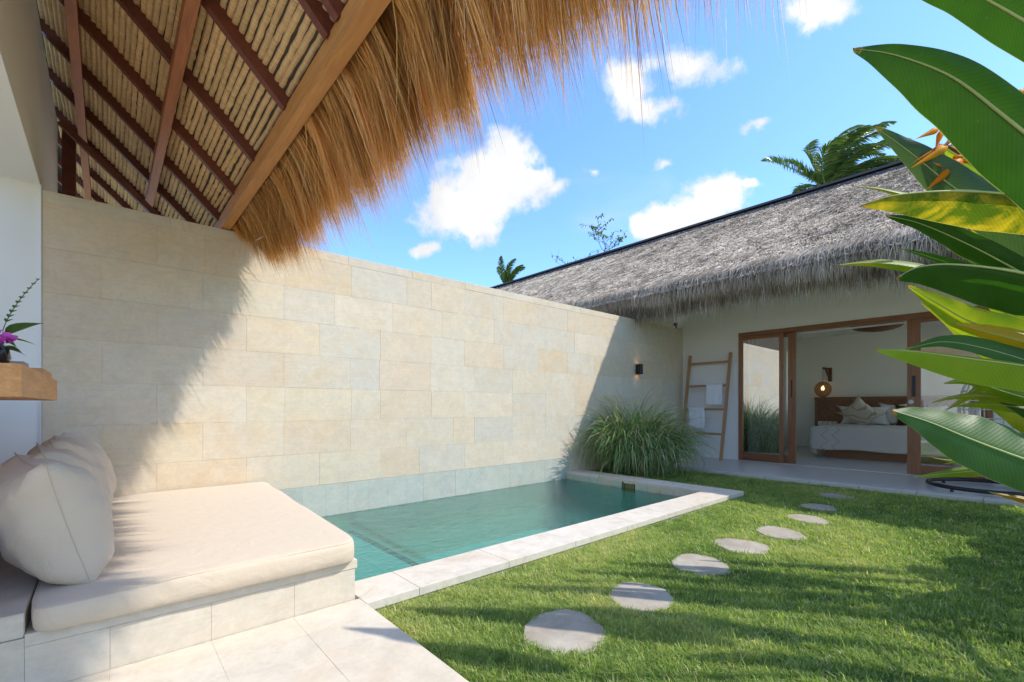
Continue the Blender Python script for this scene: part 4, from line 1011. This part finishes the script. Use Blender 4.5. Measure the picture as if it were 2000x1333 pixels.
# ---------------------------------------------------------------- wall lamp and security camera
wl = empty('wall_lamp', (7.88, W-.06, 1.82), 'small black box wall lamp glowing up and down on the stone wall', 'lamp')
part('lamp_body', MAT['black_metal'], wl, lambda m: (m.box((7.825, W-.115, 1.725), (7.835, W-.015, 1.925)), m.box((7.915, W-.115, 1.725), (7.925, W-.015, 1.925)), m.box((7.8351, W-.115, 1.725), (7.9149, W-.105, 1.925)), m.box((7.8351, W-.025, 1.725), (7.9149, W-.015, 1.925)), m.box((7.86, W-.015, 1.78), (7.89, W+.0, 1.87))))
for z in (1.905, 1.735): part('lens', MAT['lamp_glow'], wl, lambda m: m.box((7.836, W-.104, z-.003), (7.914, W-.026, z+.003)))
cc = empty('security_camera', (9.5, W+.1, 2.82), 'tiny black camera on top of the stone wall under the thatch eave', 'camera')
part('body', MAT['black_metal'], cc, lambda m: m.beam((9.40, W+.02, 2.90), (9.52, W+.06, 2.93), .06, .06))
part('bracket', MAT['black_metal'], cc, lambda m: (m.box((9.49, W+.04, 2.814), (9.515, W+.065, 2.90)), m.tube([(9.50, W+.055, 2.93), (9.505, W+.055, 3.06)], .004, 5)))

# ---------------------------------------------------------------- hanging chair on the terrace
hc = empty('hanging_chair', (8.72, .28, 0), 'pale wicker hanging egg chair on a black ring base, half hidden by heliconia leaves', 'chair')
RC0 = Vector((8.60, .37, .055))
part('ring_base', MAT['black_metal'], hc, lambda m: m.tube([RC0+Vector((.58*math.cos(a), .58*math.sin(a), 0)) for a in np.linspace(0, 2*math.pi, 49)[:-1]], .026, 8, closed=True), True)
part('crossbar', MAT['black_metal'], hc, lambda m: m.tube([RC0+Vector((.55, -.12, 0)), RC0+Vector((-.1, -.57, 0))], .024, 8), True)
for a in (2.6, 4.1, 5.6, .9): part('foot', MAT['black_metal'], hc, lambda m: m.tube([RC0+Vector((.58*math.cos(a), .58*math.sin(a), -.052)), RC0+Vector((.58*math.cos(a), .58*math.sin(a), -.005))], [.022, .012], 8))
part('post', MAT['black_metal'], hc, lambda m: m.tube([(9.12, .10, .055), (9.22, .02, .7), (9.25, -.02, 1.4), (9.16, .02, 1.85), (8.95, .12, 2.02), (8.75, .20, 1.98)], .024, 8), True)
CC = Vector((8.74, .20, 1.05))
def shellw(m):
    rx, ry, rz = .46, .46, .66
    for k in range(22):
        a = R(-125)+R(250)*k/21          # open towards the pool
        pts = [CC+Vector((rx*math.cos(a)*math.cos(b), ry*math.sin(a)*math.cos(b), rz*math.sin(b))) for b in np.linspace(-1.5, 1.5, 19)]
        m.tube(pts, .009, 5)
    for b in np.linspace(-1.35, 1.35, 15):
        m.tube([CC+Vector((rx*math.cos(a)*math.cos(b), ry*math.sin(a)*math.cos(b), rz*math.sin(b))) for a in np.linspace(R(-125), R(125), 22)], .009, 5)
part('wicker_shell', MAT['pale_rattan'], hc, shellw)
part('hanger', MAT['black_metal'], hc, lambda m: m.tube([(8.75, .20, 1.98), (8.75, .20, 1.70)], .008, 6))
cu, e_ = pillow_mesh('seat_cushion', .66, .66, .2, 77, MAT['white_linen'], n=12); cu.rotation_euler = (R(90), 0, 0); cu.location = (8.70, .20, .68)
tag(cu, 'pale round seat cushion lying in the wicker hanging chair', 'cushion')

# ---------------------------------------------------------------- ornamental grass by the pool corner
def bush():
    root = empty('ornamental_grass', (7.0, 4.62, -.1), 'big arching tussock of grey-green ornamental grass at the pool corner', 'plant')
    n = 5000; r = rng; sub_ = np.array([(0, 0, 1.0), (.28, -.22, .85), (-.26, .15, .95), (.12, .25, 1.08), (-.15, -.30, .72)])[r.integers(0, 5, 5000)]; an = r.uniform(0, 2*np.pi, n); rad = .30*np.sqrt(r.random(n))
    rad *= .6; B = np.stack([7.02+sub_[:, 0]+rad*np.cos(an)*.9, 4.56+sub_[:, 1]+rad*np.sin(an), np.full(n, -.1)], 1)
    a2 = an + r.normal(0, .6, n); D = np.stack([np.cos(a2), np.sin(a2)*.95, np.zeros(n)], 1); D[:, 1] = np.where(B[:, 1]+D[:, 1]*.9 > 5.1, D[:, 1]*.5, D[:, 1])
    L_ = r.uniform(.8, 1.75, n)*sub_[:, 2]; th0 = np.clip(r.normal(R(74), R(11), n), R(35), R(90)); bend = r.uniform(.6, 2.1, n)*(.7+.5*r.random(n))
    K = 8; P = [B]; 
    for k in range(1, K):
        s = (k-.5)/(K-1); th = th0-bend*s*s*1.7; q = P[-1]+D*(np.cos(th)*L_/(K-1))[:, None]; q[:, 2] += np.sin(th)*L_/(K-1)
        q[:, 2] = np.maximum(q[:, 2], -.07); q[:, 1] = np.minimum(q[:, 1], W-.02); P.append(q)
    S = np.stack([-D[:, 1], D[:, 0], r.normal(0, .35, n)], 1); S /= np.linalg.norm(S, axis=1)[:, None]
    w = r.uniform(.0035, .0085, n); rnd = np.clip(r.normal(.42, .24, n), 0, 1); rnd = np.where(r.random(n) < .20, r.uniform(.85, 1, n), rnd)
    ribbons('blades', P, S, [w*.8, w, w, w, w*.9, w*.75, w*.5], rnd, MAT['bush'], root)
bush()

# ---------------------------------------------------------------- heliconias at the right
LEAVES = [  # plant, leaf kind, rib from tip to base, upper half direction and width, lower half direction and width
('a','dark',[(2.555, 0.411, 2.962), (2.672, 0.219, 2.878), (2.774, 0.018, 2.657), (2.858, -0.19, 2.377)],(-0.323, -0.16, 0.503),0.192,(0.248, 0.169, -0.584),0.181),
('a','dark',[(2.876, 0.595, 2.93), (2.975, 0.449, 2.865), (3.095, 0.257, 2.711), (3.18, 0.094, 2.489), (3.255, -0.073, 2.234), (3.316, -0.262, 1.889)],(-0.228, -0.242, 0.563),0.166,(0.112, 0.255, -0.659),0.327),
('a','grey',[(3.401, 0.597, 2.733), (3.49, 0.458, 2.563), (3.6, 0.274, 2.319), (3.739, 0.043, 2.056), (3.899, -0.243, 1.726)],(0.015, -0.396, 0.583),0.176,(0.077, 0.386, -0.527),0.158),
('b','light',[(4.022, 0.382, 2.775), (4.099, 0.242, 2.615), (4.185, 0.069, 2.388), (4.319, -0.213, 2.045)],(-0.104, -0.338, 0.561),0.153,(0.104, 0.338, -0.561),0.146),
('b','yellow',[(3.492, 0.717, 2.464), (3.571, 0.612, 2.435), (3.668, 0.481, 2.372), (3.85, 0.228, 2.234), (4.115, -0.167, 1.952)],(0.807, 0.016, 0.881),0.052,(0.497, 0.172, -0.544),0.048),
('a','mottled',[(2.967, 0.581, 2.154), (3.053, 0.461, 2.188), (3.195, 0.262, 2.183), (3.361, 0.022, 2.125), (3.547, -0.265, 1.973)],(0.849, 0.106, 0.639),0.045,(0.568, -0.046, -0.696),0.249),
('b','dark',[(3.38, 0.549, 2.199), (3.479, 0.412, 2.137), (3.613, 0.214, 1.988), (3.746, 0.006, 1.803), (3.899, -0.243, 1.592)],(-0.349, -0.216, 0.634),0.096,(0.506, 0.199, -0.497),0.144),
('b','green',[(3.837, 0.546, 2.109), (3.911, 0.438, 2.056), (4.002, 0.305, 1.979), (4.155, 0.069, 1.831), (4.319, -0.213, 1.563)],(-0.457, -0.197, 0.595),0.058,(0.457, 0.197, -0.595),0.058),
('b','yellow',[(3.289, 0.763, 1.946), (3.391, 0.629, 1.948), (3.51, 0.472, 1.915), (3.667, 0.258, 1.827), (3.957, -0.161, 1.584)],(0.75, 0.09, 0.814),0.073,(0.469, 0.077, -0.754),0.058),
('a','dark',[(2.971, 0.444, 1.743), (3.017, 0.367, 1.789), (3.1, 0.236, 1.788), (3.231, 0.021, 1.724), (3.382, -0.253, 1.589)],(0.86, 0.118, 0.537),0.050,(0.558, -0.098, -0.794),0.268),
('b','light',[(3.607, 0.482, 1.817), (3.679, 0.367, 1.71), (3.769, 0.223, 1.586), (3.896, 0.025, 1.487), (4.061, -0.253, 1.305)],(-0.176, -0.311, 0.69),0.115,(0.176, 0.311, -0.69),0.122),
('b','gold',[(3.61, 0.279, 1.569), (3.683, 0.157, 1.509), (3.771, 0.006, 1.439), (3.899, -0.243, 1.27)],(0.674, -0.155, 0.878),0.084,(0.485, 0.139, -0.68),0.102),
('b','grey',[(4.052, 0.356, 1.704), (4.076, 0.287, 1.567), (4.148, 0.155, 1.431), (4.259, -0.035, 1.313), (4.386, -0.273, 1.14)],(0.127, -0.426, 0.675),0.101,(0.067, 0.4, -0.608),0.087),
('b','green',[(3.402, 0.464, 1.423), (3.501, 0.328, 1.459), (3.614, 0.174, 1.42), (3.745, -0.013, 1.33), (3.899, -0.243, 1.19)],(0.489, 0.032, 0.91),0.077,(-0.632, -0.038, -0.823),0.055),
('a','folded',[(2.895, 0.511, 1.384), (2.99, 0.373, 1.368), (3.114, 0.184, 1.325), (3.228, 0.005, 1.283), (3.382, -0.253, 1.199)],(0.9, 0.017, 0.56),0.029,(0.269, 0.083, -0.91),0.134),
('b','light',[(3.425, 0.309, 1.224), (3.495, 0.216, 1.234), (3.583, 0.096, 1.178), (3.686, -0.048, 1.109), (3.818, -0.238, 1.004)],(0.59, -0.066, 0.868),0.063,(0.563, 0.088, -0.745),0.064),
('c','yellow',[(3.439, 0.364, 1.118), (3.513, 0.267, 1.152), (3.616, 0.135, 1.151), (3.742, -0.031, 1.109), (3.899, -0.243, 1.029)],(0.718, 0.071, 0.65),0.043,(0.564, -0.038, -0.855),0.035),
('c','yellow',[(3.56, 0.323, 1.072), (3.596, 0.253, 1.138), (3.636, 0.175, 1.209), (3.711, 0.043, 1.248), (3.839, -0.19, 1.243)],(0.505, 0.266, 0.564),0.043,(0.849, -0.285, -0.714),0.052),
('b','green',[(3.81, 0.236, 1.276), (3.887, 0.104, 1.193), (3.972, -0.052, 1.081), (4.082, -0.272, 0.914)],(0.765, -0.241, 0.788),0.101,(-0.63, 0.259, -0.856),0.093),
('c','green',[(2.571, 0.397, 1.079), (2.646, 0.288, 1.031), (2.73, 0.161, 0.957), (2.822, 0.018, 0.882), (2.969, -0.222, 0.765)],(0.839, -0.137, 0.685),0.172,(-0.508, 0.206, -0.893),0.123),
('c','light',[(2.974, 0.375, 0.752), (3.058, 0.251, 0.777), (3.158, 0.101, 0.798), (3.261, -0.058, 0.806), (3.382, -0.253, 0.799)],(0.658, 0.063, 0.637),0.054,(-0.442, -0.065, -0.815),0.036),
('c','dry',[(3.106, 0.124, 0.695), (3.144, 0.044, 0.678), (3.189, -0.056, 0.657), (3.249, -0.202, 0.639)],(0.853, -0.097, 0.525),0.025,(0.368, 0.104, -0.918),0.032),
('c','light',[(3.242, 0.337, 0.828), (3.311, 0.233, 0.81), (3.39, 0.109, 0.784), (3.496, -0.062, 0.754), (3.611, -0.255, 0.728)],(0.92, -0.024, 0.414),0.031,(0.231, 0.108, -0.96),0.025),
('b','yellow',[(3.729, 0.441, 1.73), (3.802, 0.334, 1.621), (3.87, 0.229, 1.492), (3.993, 0.046, 1.32), (4.159, -0.206, 1.11)],(-0.114, -0.367, 0.649),0.049,(0.114, 0.367, -0.649),0.070),
('b','light',[(4.117, 0.232, 1.856), (4.163, 0.133, 1.717), (4.223, 0.006, 1.549), (4.319, -0.213, 1.261)],(-0.075, -0.374, 0.605),0.094,(0.075, 0.374, -0.605),0.094),
('b','yellow',[(3.819, 0.295, 1.381), (3.893, 0.166, 1.346), (3.968, 0.026, 1.273), (4.079, -0.202, 1.138)],(0.657, -0.136, 0.862),0.055,(0.503, 0.127, -0.715),0.070),
('b','light',[(4.246, 0.251, 2.257), (4.329, 0.116, 2.134), (4.418, -0.036, 1.985), (4.549, -0.283, 1.705)],(-0.176, -0.274, 0.659),0.097,(0.176, 0.274, -0.659),0.120),
('b','light',[(4.331, 0.31, 2.704), (4.404, 0.188, 2.546), (4.499, 0.029, 2.352), (4.639, -0.229, 1.985)],(-0.096, -0.344, 0.563),0.132,(0.096, 0.344, -0.563),0.139),
('c','light',[(3.749, 0.29, 1.101), (3.825, 0.163, 1.11), (3.914, 0.006, 1.081), (4.041, -0.235, 0.998)],(0.671, -0.024, 0.762),0.045,(0.468, 0.029, -0.867),0.047),
('b','green',[(4.158, 0.195, 1.558), (4.199, 0.102, 1.43), (4.246, -0.014, 1.267), (4.319, -0.213, 0.99)],(0.129, -0.415, 0.686),0.073,(0.259, 0.337, -0.545),0.090),
('c','light',[(3.43, 0.305, 0.786), (3.489, 0.187, 0.822), (3.55, 0.059, 0.842), (3.64, -0.148, 0.852)],(0.572, 0.072, 0.714),0.028,(-0.421, -0.077, -0.823),0.031),
('b','green',[(4.466, 0.191, 3.103), (4.512, 0.098, 2.923), (4.592, -0.06, 2.651), (4.711, -0.294, 2.277)],(-0.005, -0.408, 0.439),0.132,(0.005, 0.408, -0.439),0.139),
('b','green',[(4.476, 0.315, 1.791), (4.569, 0.17, 1.64), (4.669, 0.007, 1.458), (4.824, -0.259, 1.145)],(-0.129, -0.327, 0.674),0.160,(0.129, 0.327, -0.674),0.160),
('b','light',[(4.246, 0.251, 1.195), (4.327, 0.116, 1.105), (4.412, -0.036, 0.982), (4.525, -0.263, 0.767)],(0.79, -0.261, 0.761),0.090,(-0.657, 0.281, -0.831),0.097),
('b','green',[(4.61, 0.197, 2.256), (4.663, 0.089, 2.063), (4.725, -0.039, 1.839), (4.824, -0.259, 1.446)],(-0.014, -0.42, 0.505),0.160,(0.014, 0.42, -0.505),0.160),
('b','light',[(4.096, 0.384, 2.177), (4.189, 0.248, 2.103), (4.317, 0.049, 1.952), (4.479, -0.221, 1.705)],(0.838, -0.176, 0.839),0.059,(0.256, 0.212, -0.711),0.060),
('b','yellow',[(4.019, 0.118, 1.11), (4.061, 0.047, 1.08), (4.142, -0.093, 1.021), (4.246, -0.282, 0.936)],(0.898, -0.134, 0.603),0.065,(0.322, 0.146, -0.842),0.048),
]
def big_leaf(root, kind, pts, Su, wu, Sl, wl, seed, n=52, m_=7):
    r2 = np.random.default_rng(seed); P = [Vector(p) for p in pts]; P = [P[0]+(P[0]-P[1])*.01] + P
    P = [2*P[0]-P[1]] + P + [2*P[-1]-P[-2]]
    cum = []; 
    def cr(s):
        k = len(P)-3; x = s*k; i = min(int(x), k-1); t_ = x-i; a, b, c, d = P[i:i+4]
        return .5*((2*b)+(c-a)*t_+(2*a-5*b+4*c-d)*t_**2+(3*b-a-3*c+d)*t_**3)
    raw = [cr(s) for s in np.linspace(0, 1, 200)]
    ln = np.cumsum([0]+[(raw[i+1]-raw[i]).length for i in range(199)]); tot = ln[-1]
    V = []; al = []; ac = []; fc = []; ph = r2.uniform(0, 6.28, 4); Su, Sl = Vector(Su), Vector(Sl)
    rib = []
    for i in range(n+1):
        q = (i/n)**1.25; tgt = q*tot; j = min(198, int(np.searchsorted(ln, tgt, 'right')-1)); f_ = (tgt-ln[j])/max(1e-9, ln[j+1]-ln[j])
        c = raw[j].lerp(raw[j+1], f_); tg = (raw[min(j+1, 199)]-raw[max(j-1, 0)]).normalized(); rib.append(c)
        wq = math.sin(min(q/.56, 1)*math.pi/2)**.92
        if q > .72: wq *= 1-.85*((q-.72)/.28)**2
        for side, (S, w) in enumerate(((Su, wu), (Sl, wl))):
            S_ = S; N_ = tg.cross(S_).normalized()
            if side: N_ = -N_
            for jj in range(m_+1) if side == 0 else range(1, m_+1):
                x = jj/m_; ruf = (.035*math.sin(q*19+ph[side])+.02*math.sin(q*43+ph[2+side]))*w*x*x
                p = c + S_*(w*wq*x) + N_*(-.16*w*wq*x*x + ruf)
                V.append(p); al.append(q); ac.append(x if side == 0 else -x)
    per = 2*m_+1
    for i in range(n):
        for jj in range(m_):
            k = i*per+jj; fc.append([k, k+1, k+per+1, k+per])
        for jj in range(m_):
            k0 = i*per+(0 if jj == 0 else m_+jj); k1 = i*per+m_+jj+1; fc.append([k0, k0+per, k1+per, k1])
    o = mesh_obj('leaf', V, fc, LEAF[kind], root, smooth=True); me = o.data
    for nm, d_ in (('along', al), ('rnd', ac)): a = me.attributes.new(nm, 'FLOAT', 'POINT'); a.data.foreach_set('value', np.array(d_, np.float32))
    m = MB(); wid = max(wu, wl); m.tube(rib[2:], [.0012+.010*wid/.3*(k/len(rib)) for k in range(len(rib)-2)], 6)
    m.build('midrib', MAT['midrib'], o, True); return o, rib[-1], (rib[-1]-rib[-4]).normalized()
plants = {
 'a': (empty('heliconia', (3.45, -.72, -.1), 'tallest heliconia, with huge dark leaves and orange hooked flowers, at the right edge', 'plant', 'heliconias along the right side'), [(3.38, -.62), (3.52, -.80), (3.30, -.85)]),
 'b': (empty('heliconia', (4.10, -.75, -.1), 'yellow-green heliconia of narrower leaves behind the tallest dark one', 'plant', 'heliconias along the right side'), [(4.0, -.66), (4.15, -.85), (4.25, -.6)]),
 'c': (empty('heliconia', (3.15, -.60, -.1), 'low heliconia whose broad lowest leaf reaches across the sliding door', 'plant', 'heliconias along the right side'), [(3.1, -.5), (3.25, -.68)])}
for pl, (root, stems) in plants.items():
    top = {'a': 1.75, 'b': 1.5, 'c': .8}[pl]
    for sx, sy in stems: part('stem', MAT['petiole'], root, lambda m: m.tube([(sx+.02*math.sin(z*3), sy, z) for z in np.linspace(-.11, top, 8)], [.03, .03, .028, .026, .024, .022, .02, .016], 8), True)
for i, (pl, kind, pts, Su, wu, Sl, wl) in enumerate(LEAVES):
    root, stems = plants[pl]; o, end, dr = big_leaf(root, kind, pts, Su, wu, Sl, wl, 900+i)
    sx, sy = stems[i % len(stems)]; zt = max(.2, min(end.z-.25, {'a': 1.7, 'b': 1.45, 'c': .75}[pl]))
    part('petiole', MAT['petiole'], o, lambda m: m.tube([end, end+dr*.10, Vector((sx, sy, zt)).lerp(end, .35)+Vector((0, 0, .02)), Vector((sx, sy, zt))], [.010, .011, .013, .015], 7), True)
# flowers
def hookflower(root, pts):
    pts = [Vector(p) for p in pts]
    fl = empty('flower', pts[0]); fl.parent = root; fl.location = fl.location - root.location
    part('flower_stem', MAT['bract_stem'], fl, lambda m: m.tube(pts, .009, 7), True); return fl
def bract(fl, base, tip, w, sag=.0):
    base, tip = Vector(base), Vector(tip); d = tip-base; s = d.cross(Vector((.6, .75, .1))).normalized(); nn = d.cross(s).normalized(); V = []; fc = []; n = 10
    for i in range(n+1):
        t_ = i/n; c = base+d*t_+Vector((0, 0, -sag*t_*t_)); r_ = w*1.25*(1-t_)**1.15*(.5+.8*min(1, t_*6))*.8+.0009
        for k in range(8):
            a = 2*math.pi*k/8; V.append(c+s*(r_*math.cos(a))+nn*(r_*.75*math.sin(a)))
    for i in range(n):
        for k in range(8): fc.append([i*8+k, i*8+(k+1) % 8, (i+1)*8+(k+1) % 8, (i+1)*8+k])
    o = mesh_obj('bract', V, fc, MAT['bract'], fl, smooth=True); add_rnd(o, rng.uniform(.1, .8))
fl = hookflower(plants['a'][0], [(3.807, 0.132, 2.792), (3.719, 0.209, 2.743), (3.638, 0.281, 2.69), (3.594, 0.32, 2.588), (3.625, 0.293, 2.567), (3.651, 0.27, 2.544), (3.656, 0.266, 2.5)])
bract(fl, (3.559, 0.351, 2.681), (3.436, 0.433, 2.614), 0.0176, 0.000)
bract(fl, (3.572, 0.339, 2.667), (3.519, 0.36, 2.544), 0.0176, 0.000)
bract(fl, (3.594, 0.32, 2.579), (3.419, 0.448, 2.451), 0.0263, 0.000)
bract(fl, (3.581, 0.332, 2.588), (3.423, 0.444, 2.48), 0.0146, 0.000)
bract(fl, (3.625, 0.293, 2.632), (3.532, 0.348, 2.547), 0.0117, 0.000)
bract(fl, (3.656, 0.266, 2.5), (3.48, 0.394, 2.324), 0.0380, 0.000)
bract(fl, (3.664, 0.258, 2.503), (3.719, 0.183, 2.486), 0.0146, 0.000)
bract(fl, (3.612, 0.304, 2.441), (3.51, 0.367, 2.48), 0.0117, 0.000)
bract(fl, (3.625, 0.293, 2.52), (3.68, 0.217, 2.521), 0.0117, 0.000)
fl = hookflower(plants['a'][0], [(4.059, -0.091, 2.983), (3.971, -0.013, 2.939), (3.923, 0.029, 2.901)])
bract(fl, (3.923, 0.029, 2.901), (3.843, 0.073, 2.835), 0.0176, 0.000)
bract(fl, (3.932, 0.022, 2.901), (3.876, 0.044, 2.794), 0.0205, 0.000)


# clumps standing out of frame on the same bed; they shade the lawn
def clump(x, y, hgt, nl, seed, label):
    r2 = np.random.default_rng(seed)
    root = empty('heliconia', (x, y, -.1), label, 'plant', 'heliconias along the right side')
    for k in range(4): part('stem', MAT['petiole'], root, lambda m: m.tube([(x+.14*math.cos(k*1.7), y+.14*math.sin(k*1.7), z) for z in np.linspace(-.11, hgt*.55, 5)], [.03, .028, .025, .02, .015], 7), True)
    for k in range(nl):
        a = r2.uniform(0, 6.28); zb = hgt*r2.uniform(.35, .62); L_ = r2.uniform(.75, 1.15); up_ = r2.uniform(.3, 1.2)
        d = Vector((math.cos(a), math.sin(a)*.8, 0)); b = Vector((x, y, zb)) + d*.15
        pts = [b + d*(L_*s) + Vector((0, 0, L_*(up_*s-.75*s*s))) for s in (1, .75, .5, .25, 0)]
        mx_ = max(p.y-.004*p.x for p in pts)
        if mx_ > -.22: pts = [p-Vector((0, (mx_+.22)*(1-i_/4), 0)) for i_, p in enumerate(pts)]
        S = d.cross(Vector((0, 0, 1))).normalized(); up3 = Vector((0, 0, 1))
        o, end, dr = big_leaf(root, ['dark', 'green', 'light'][k % 3], pts, S*.9+up3*.35, .15, -S*.9+up3*.35, .15, seed*50+k, n=16, m_=3)
        part('petiole', MAT['petiole'], o, lambda m: m.tube([end, end.lerp(Vector((x, y, zb-.35)), .5), Vector((x, y, max(0, zb-.4)))], .012, 6), True)
clump(5.3, -1.05, 2.7, 11, 3, 'heliconia clump third from the eye in the side bed')
clump(6.1, -1.2, 3.2, 12, 4, 'heliconia clump nearest the terrace in the side bed')
clump(4.2, -1.6, 3.1, 10, 5, 'heliconia clump at the back of the side bed')
clump(7.2, -1.3, 3.0, 12, 6, 'heliconia clump beside the terrace edge')
clump(3.5, -1.55, 3.0, 10, 7, 'heliconia clump nearest the eye in the side bed')
clump(4.7, -1.25, 1.7, 7, 8, 'shorter heliconia clump in the middle of the side bed')

# ---------------------------------------------------------------- trees beyond
def palm(base, crown, nfr, L0, label, seed, wind, fronds=None, lw=.035):
    root = empty('coconut_palm', base, label, 'palm tree'); r2 = np.random.default_rng(seed); crown = Vector(crown); base = Vector(base)
    part('trunk', MAT['bark'], root, lambda m: m.tube([base.lerp(crown, s)+Vector((.5*math.sin(s*2.2), 0, 0)) - Vector((.5*math.sin(2.2), 0, 0))*s for s in np.linspace(0, 1, 12)], [.22-.10*s for s in np.linspace(0, 1, 12)], 10), True)
    for k in range(nfr):
        az = 2*math.pi*k/nfr+r2.uniform(-.25, .25); el = r2.uniform(.45, 1.5) if fronds is None else fronds[k % len(fronds)]
        d = ((AX*math.cos(az) + FW*math.sin(az))*math.cos(el)+Vector((0, 0, math.sin(el)*1.15)) + wind*.16).normalized(); L_ = L0*r2.uniform(.82, 1.1)
        rib = [crown.copy()]; K = 26
        for i in range(K):
            d = (d + wind*(.02+.075*(i/K)) + Vector((0, 0, -.062*(i/K+.25)))).normalized(); rib.append(rib[-1]+d*(L_/K))
        m = MB(); m.tube(rib, [.035*(1-i/(K+1))+.006 for i in range(K+1)], 5); fr_ = m.build('frond', MAT['palm'], root); add_rnd(fr_, .9)
        N = 190; idx = np.linspace(2.5, K-.2, N//2); B = []; D = []; 
        for side in (-1, 1):
            for x in idx:
                i = min(int(x), K-1); c = rib[i].lerp(rib[i+1], x-i); tg = (rib[i+1]-rib[i]).normalized(); s = tg.cross(Vector((0, 0, 1))); s = s.normalized() if s.length > .1 else AX
                nn = s.cross(tg); dd = (s*side*.75 + tg*.75 + nn*.12 + wind*.55 + Vector(r2.normal(0, .07, 3))).normalized(); B.append(c); D.append(dd)
        B = np.array([tuple(b) for b in B]); D = np.array([tuple(b) for b in D]); q = np.tile((idx-2.5)/(K-2.7), 2)
        ll = L0*.20*np.sin(np.clip(q*.86+.14, 0, 1)*np.pi)**.6*r2.uniform(.85, 1.1, len(q))
        P1 = B + D*(ll*.5)[:, None]; P2 = B + D*ll[:, None]; P2[:, 2] -= ll*.32; P1[:, 2] -= ll*.05
        S = np.cross(D, r2.normal(0, 1, D.shape)); S /= np.linalg.norm(S, axis=1)[:, None]; w = np.full(len(q), lw)
        ribbons('leaflets', [B, P1, P2], S, [w*.7, w], np.clip(r2.normal(.45, .22, len(q)), 0, 1), MAT['palm'], fr_)
palm((38.2, 9.4, -.1), (38.0, 9.5, 16.4), 32, 5.6, 'tall coconut palm with windswept fronds rising behind the thatch ridge', 5, AX*1.0)
palm((30.0, 34.6, -.1), (29.7, 34.35, 12.6), 12, 3.4, 'small distant coconut palm just above the stone wall, left of the bare tree', 9, AX*.5)
def bare_tree():
    base = Vector((24.15, 18.75, -.1)); root = empty('bare_tree', base, 'thin bare-branched tree with few leaves above the middle of the thatch ridge', 'tree'); r2 = np.random.default_rng(3)
    m = MB(); lf = MB(); tips = []
    part('trunk', MAT['twig'], root, lambda q: q.tube([base+Vector((.05*math.sin(z), 0, z)) for z in np.linspace(0, 9.3, 10)], [.12-.008*k for k in range(10)], 7), True)
    def grow(p, d, L_, r_, lev):
        pts = [p]; 
        for i in range(6): d = (d+Vector(r2.normal(0, .10, 3))+Vector((0, 0, .05))).normalized(); pts.append(pts[-1]+d*(L_/6))
        m.tube(pts, [r_*(1-.6*i/6) for i in range(7)], 4, cap=False)
        for i in range(1, 7):
            if r2.random() < (.5 if lev else .25):
                for _ in range(1+(r2.random() < .4)): small_leaf(lf, pts[i]+Vector(r2.normal(0, .03, 3)), Vector(r2.normal(0, 1, 3))+Vector((0, 0, -.9)), r2.uniform(.11, .2), .045, n=3)
        if lev < 3:
            for _ in range((7, 4, 3)[lev]):
                q = pts[r2.integers(2, 7)]; s = (AX*r2.normal(0, 1)+FW*r2.normal(0, .6)).normalized(); grow(q, (d*.55+s*.9).normalized(), L_*r2.uniform(.42, .62), r_*.6, lev+1)
    top = base+Vector((-.3, .3, 9.0)); grow(top, Vector((.05, 0, 1)), 2.9, .04, 0)
    grow(top, (AX*-.9+Vector((0, 0, .62))).normalized(), 2.9, .03, 1); grow(top, (AX*.9+Vector((0, 0, .7))).normalized(), 2.2, .03, 1); grow(top, (AX*-.4+Vector((0, 0, .9))).normalized(), 2.4, .03, 1)
    m.build('crown', MAT['twig'], root); add_rnd(lf.build('leaves', MAT['palm'], root, kind='stuff'))
bare_tree()
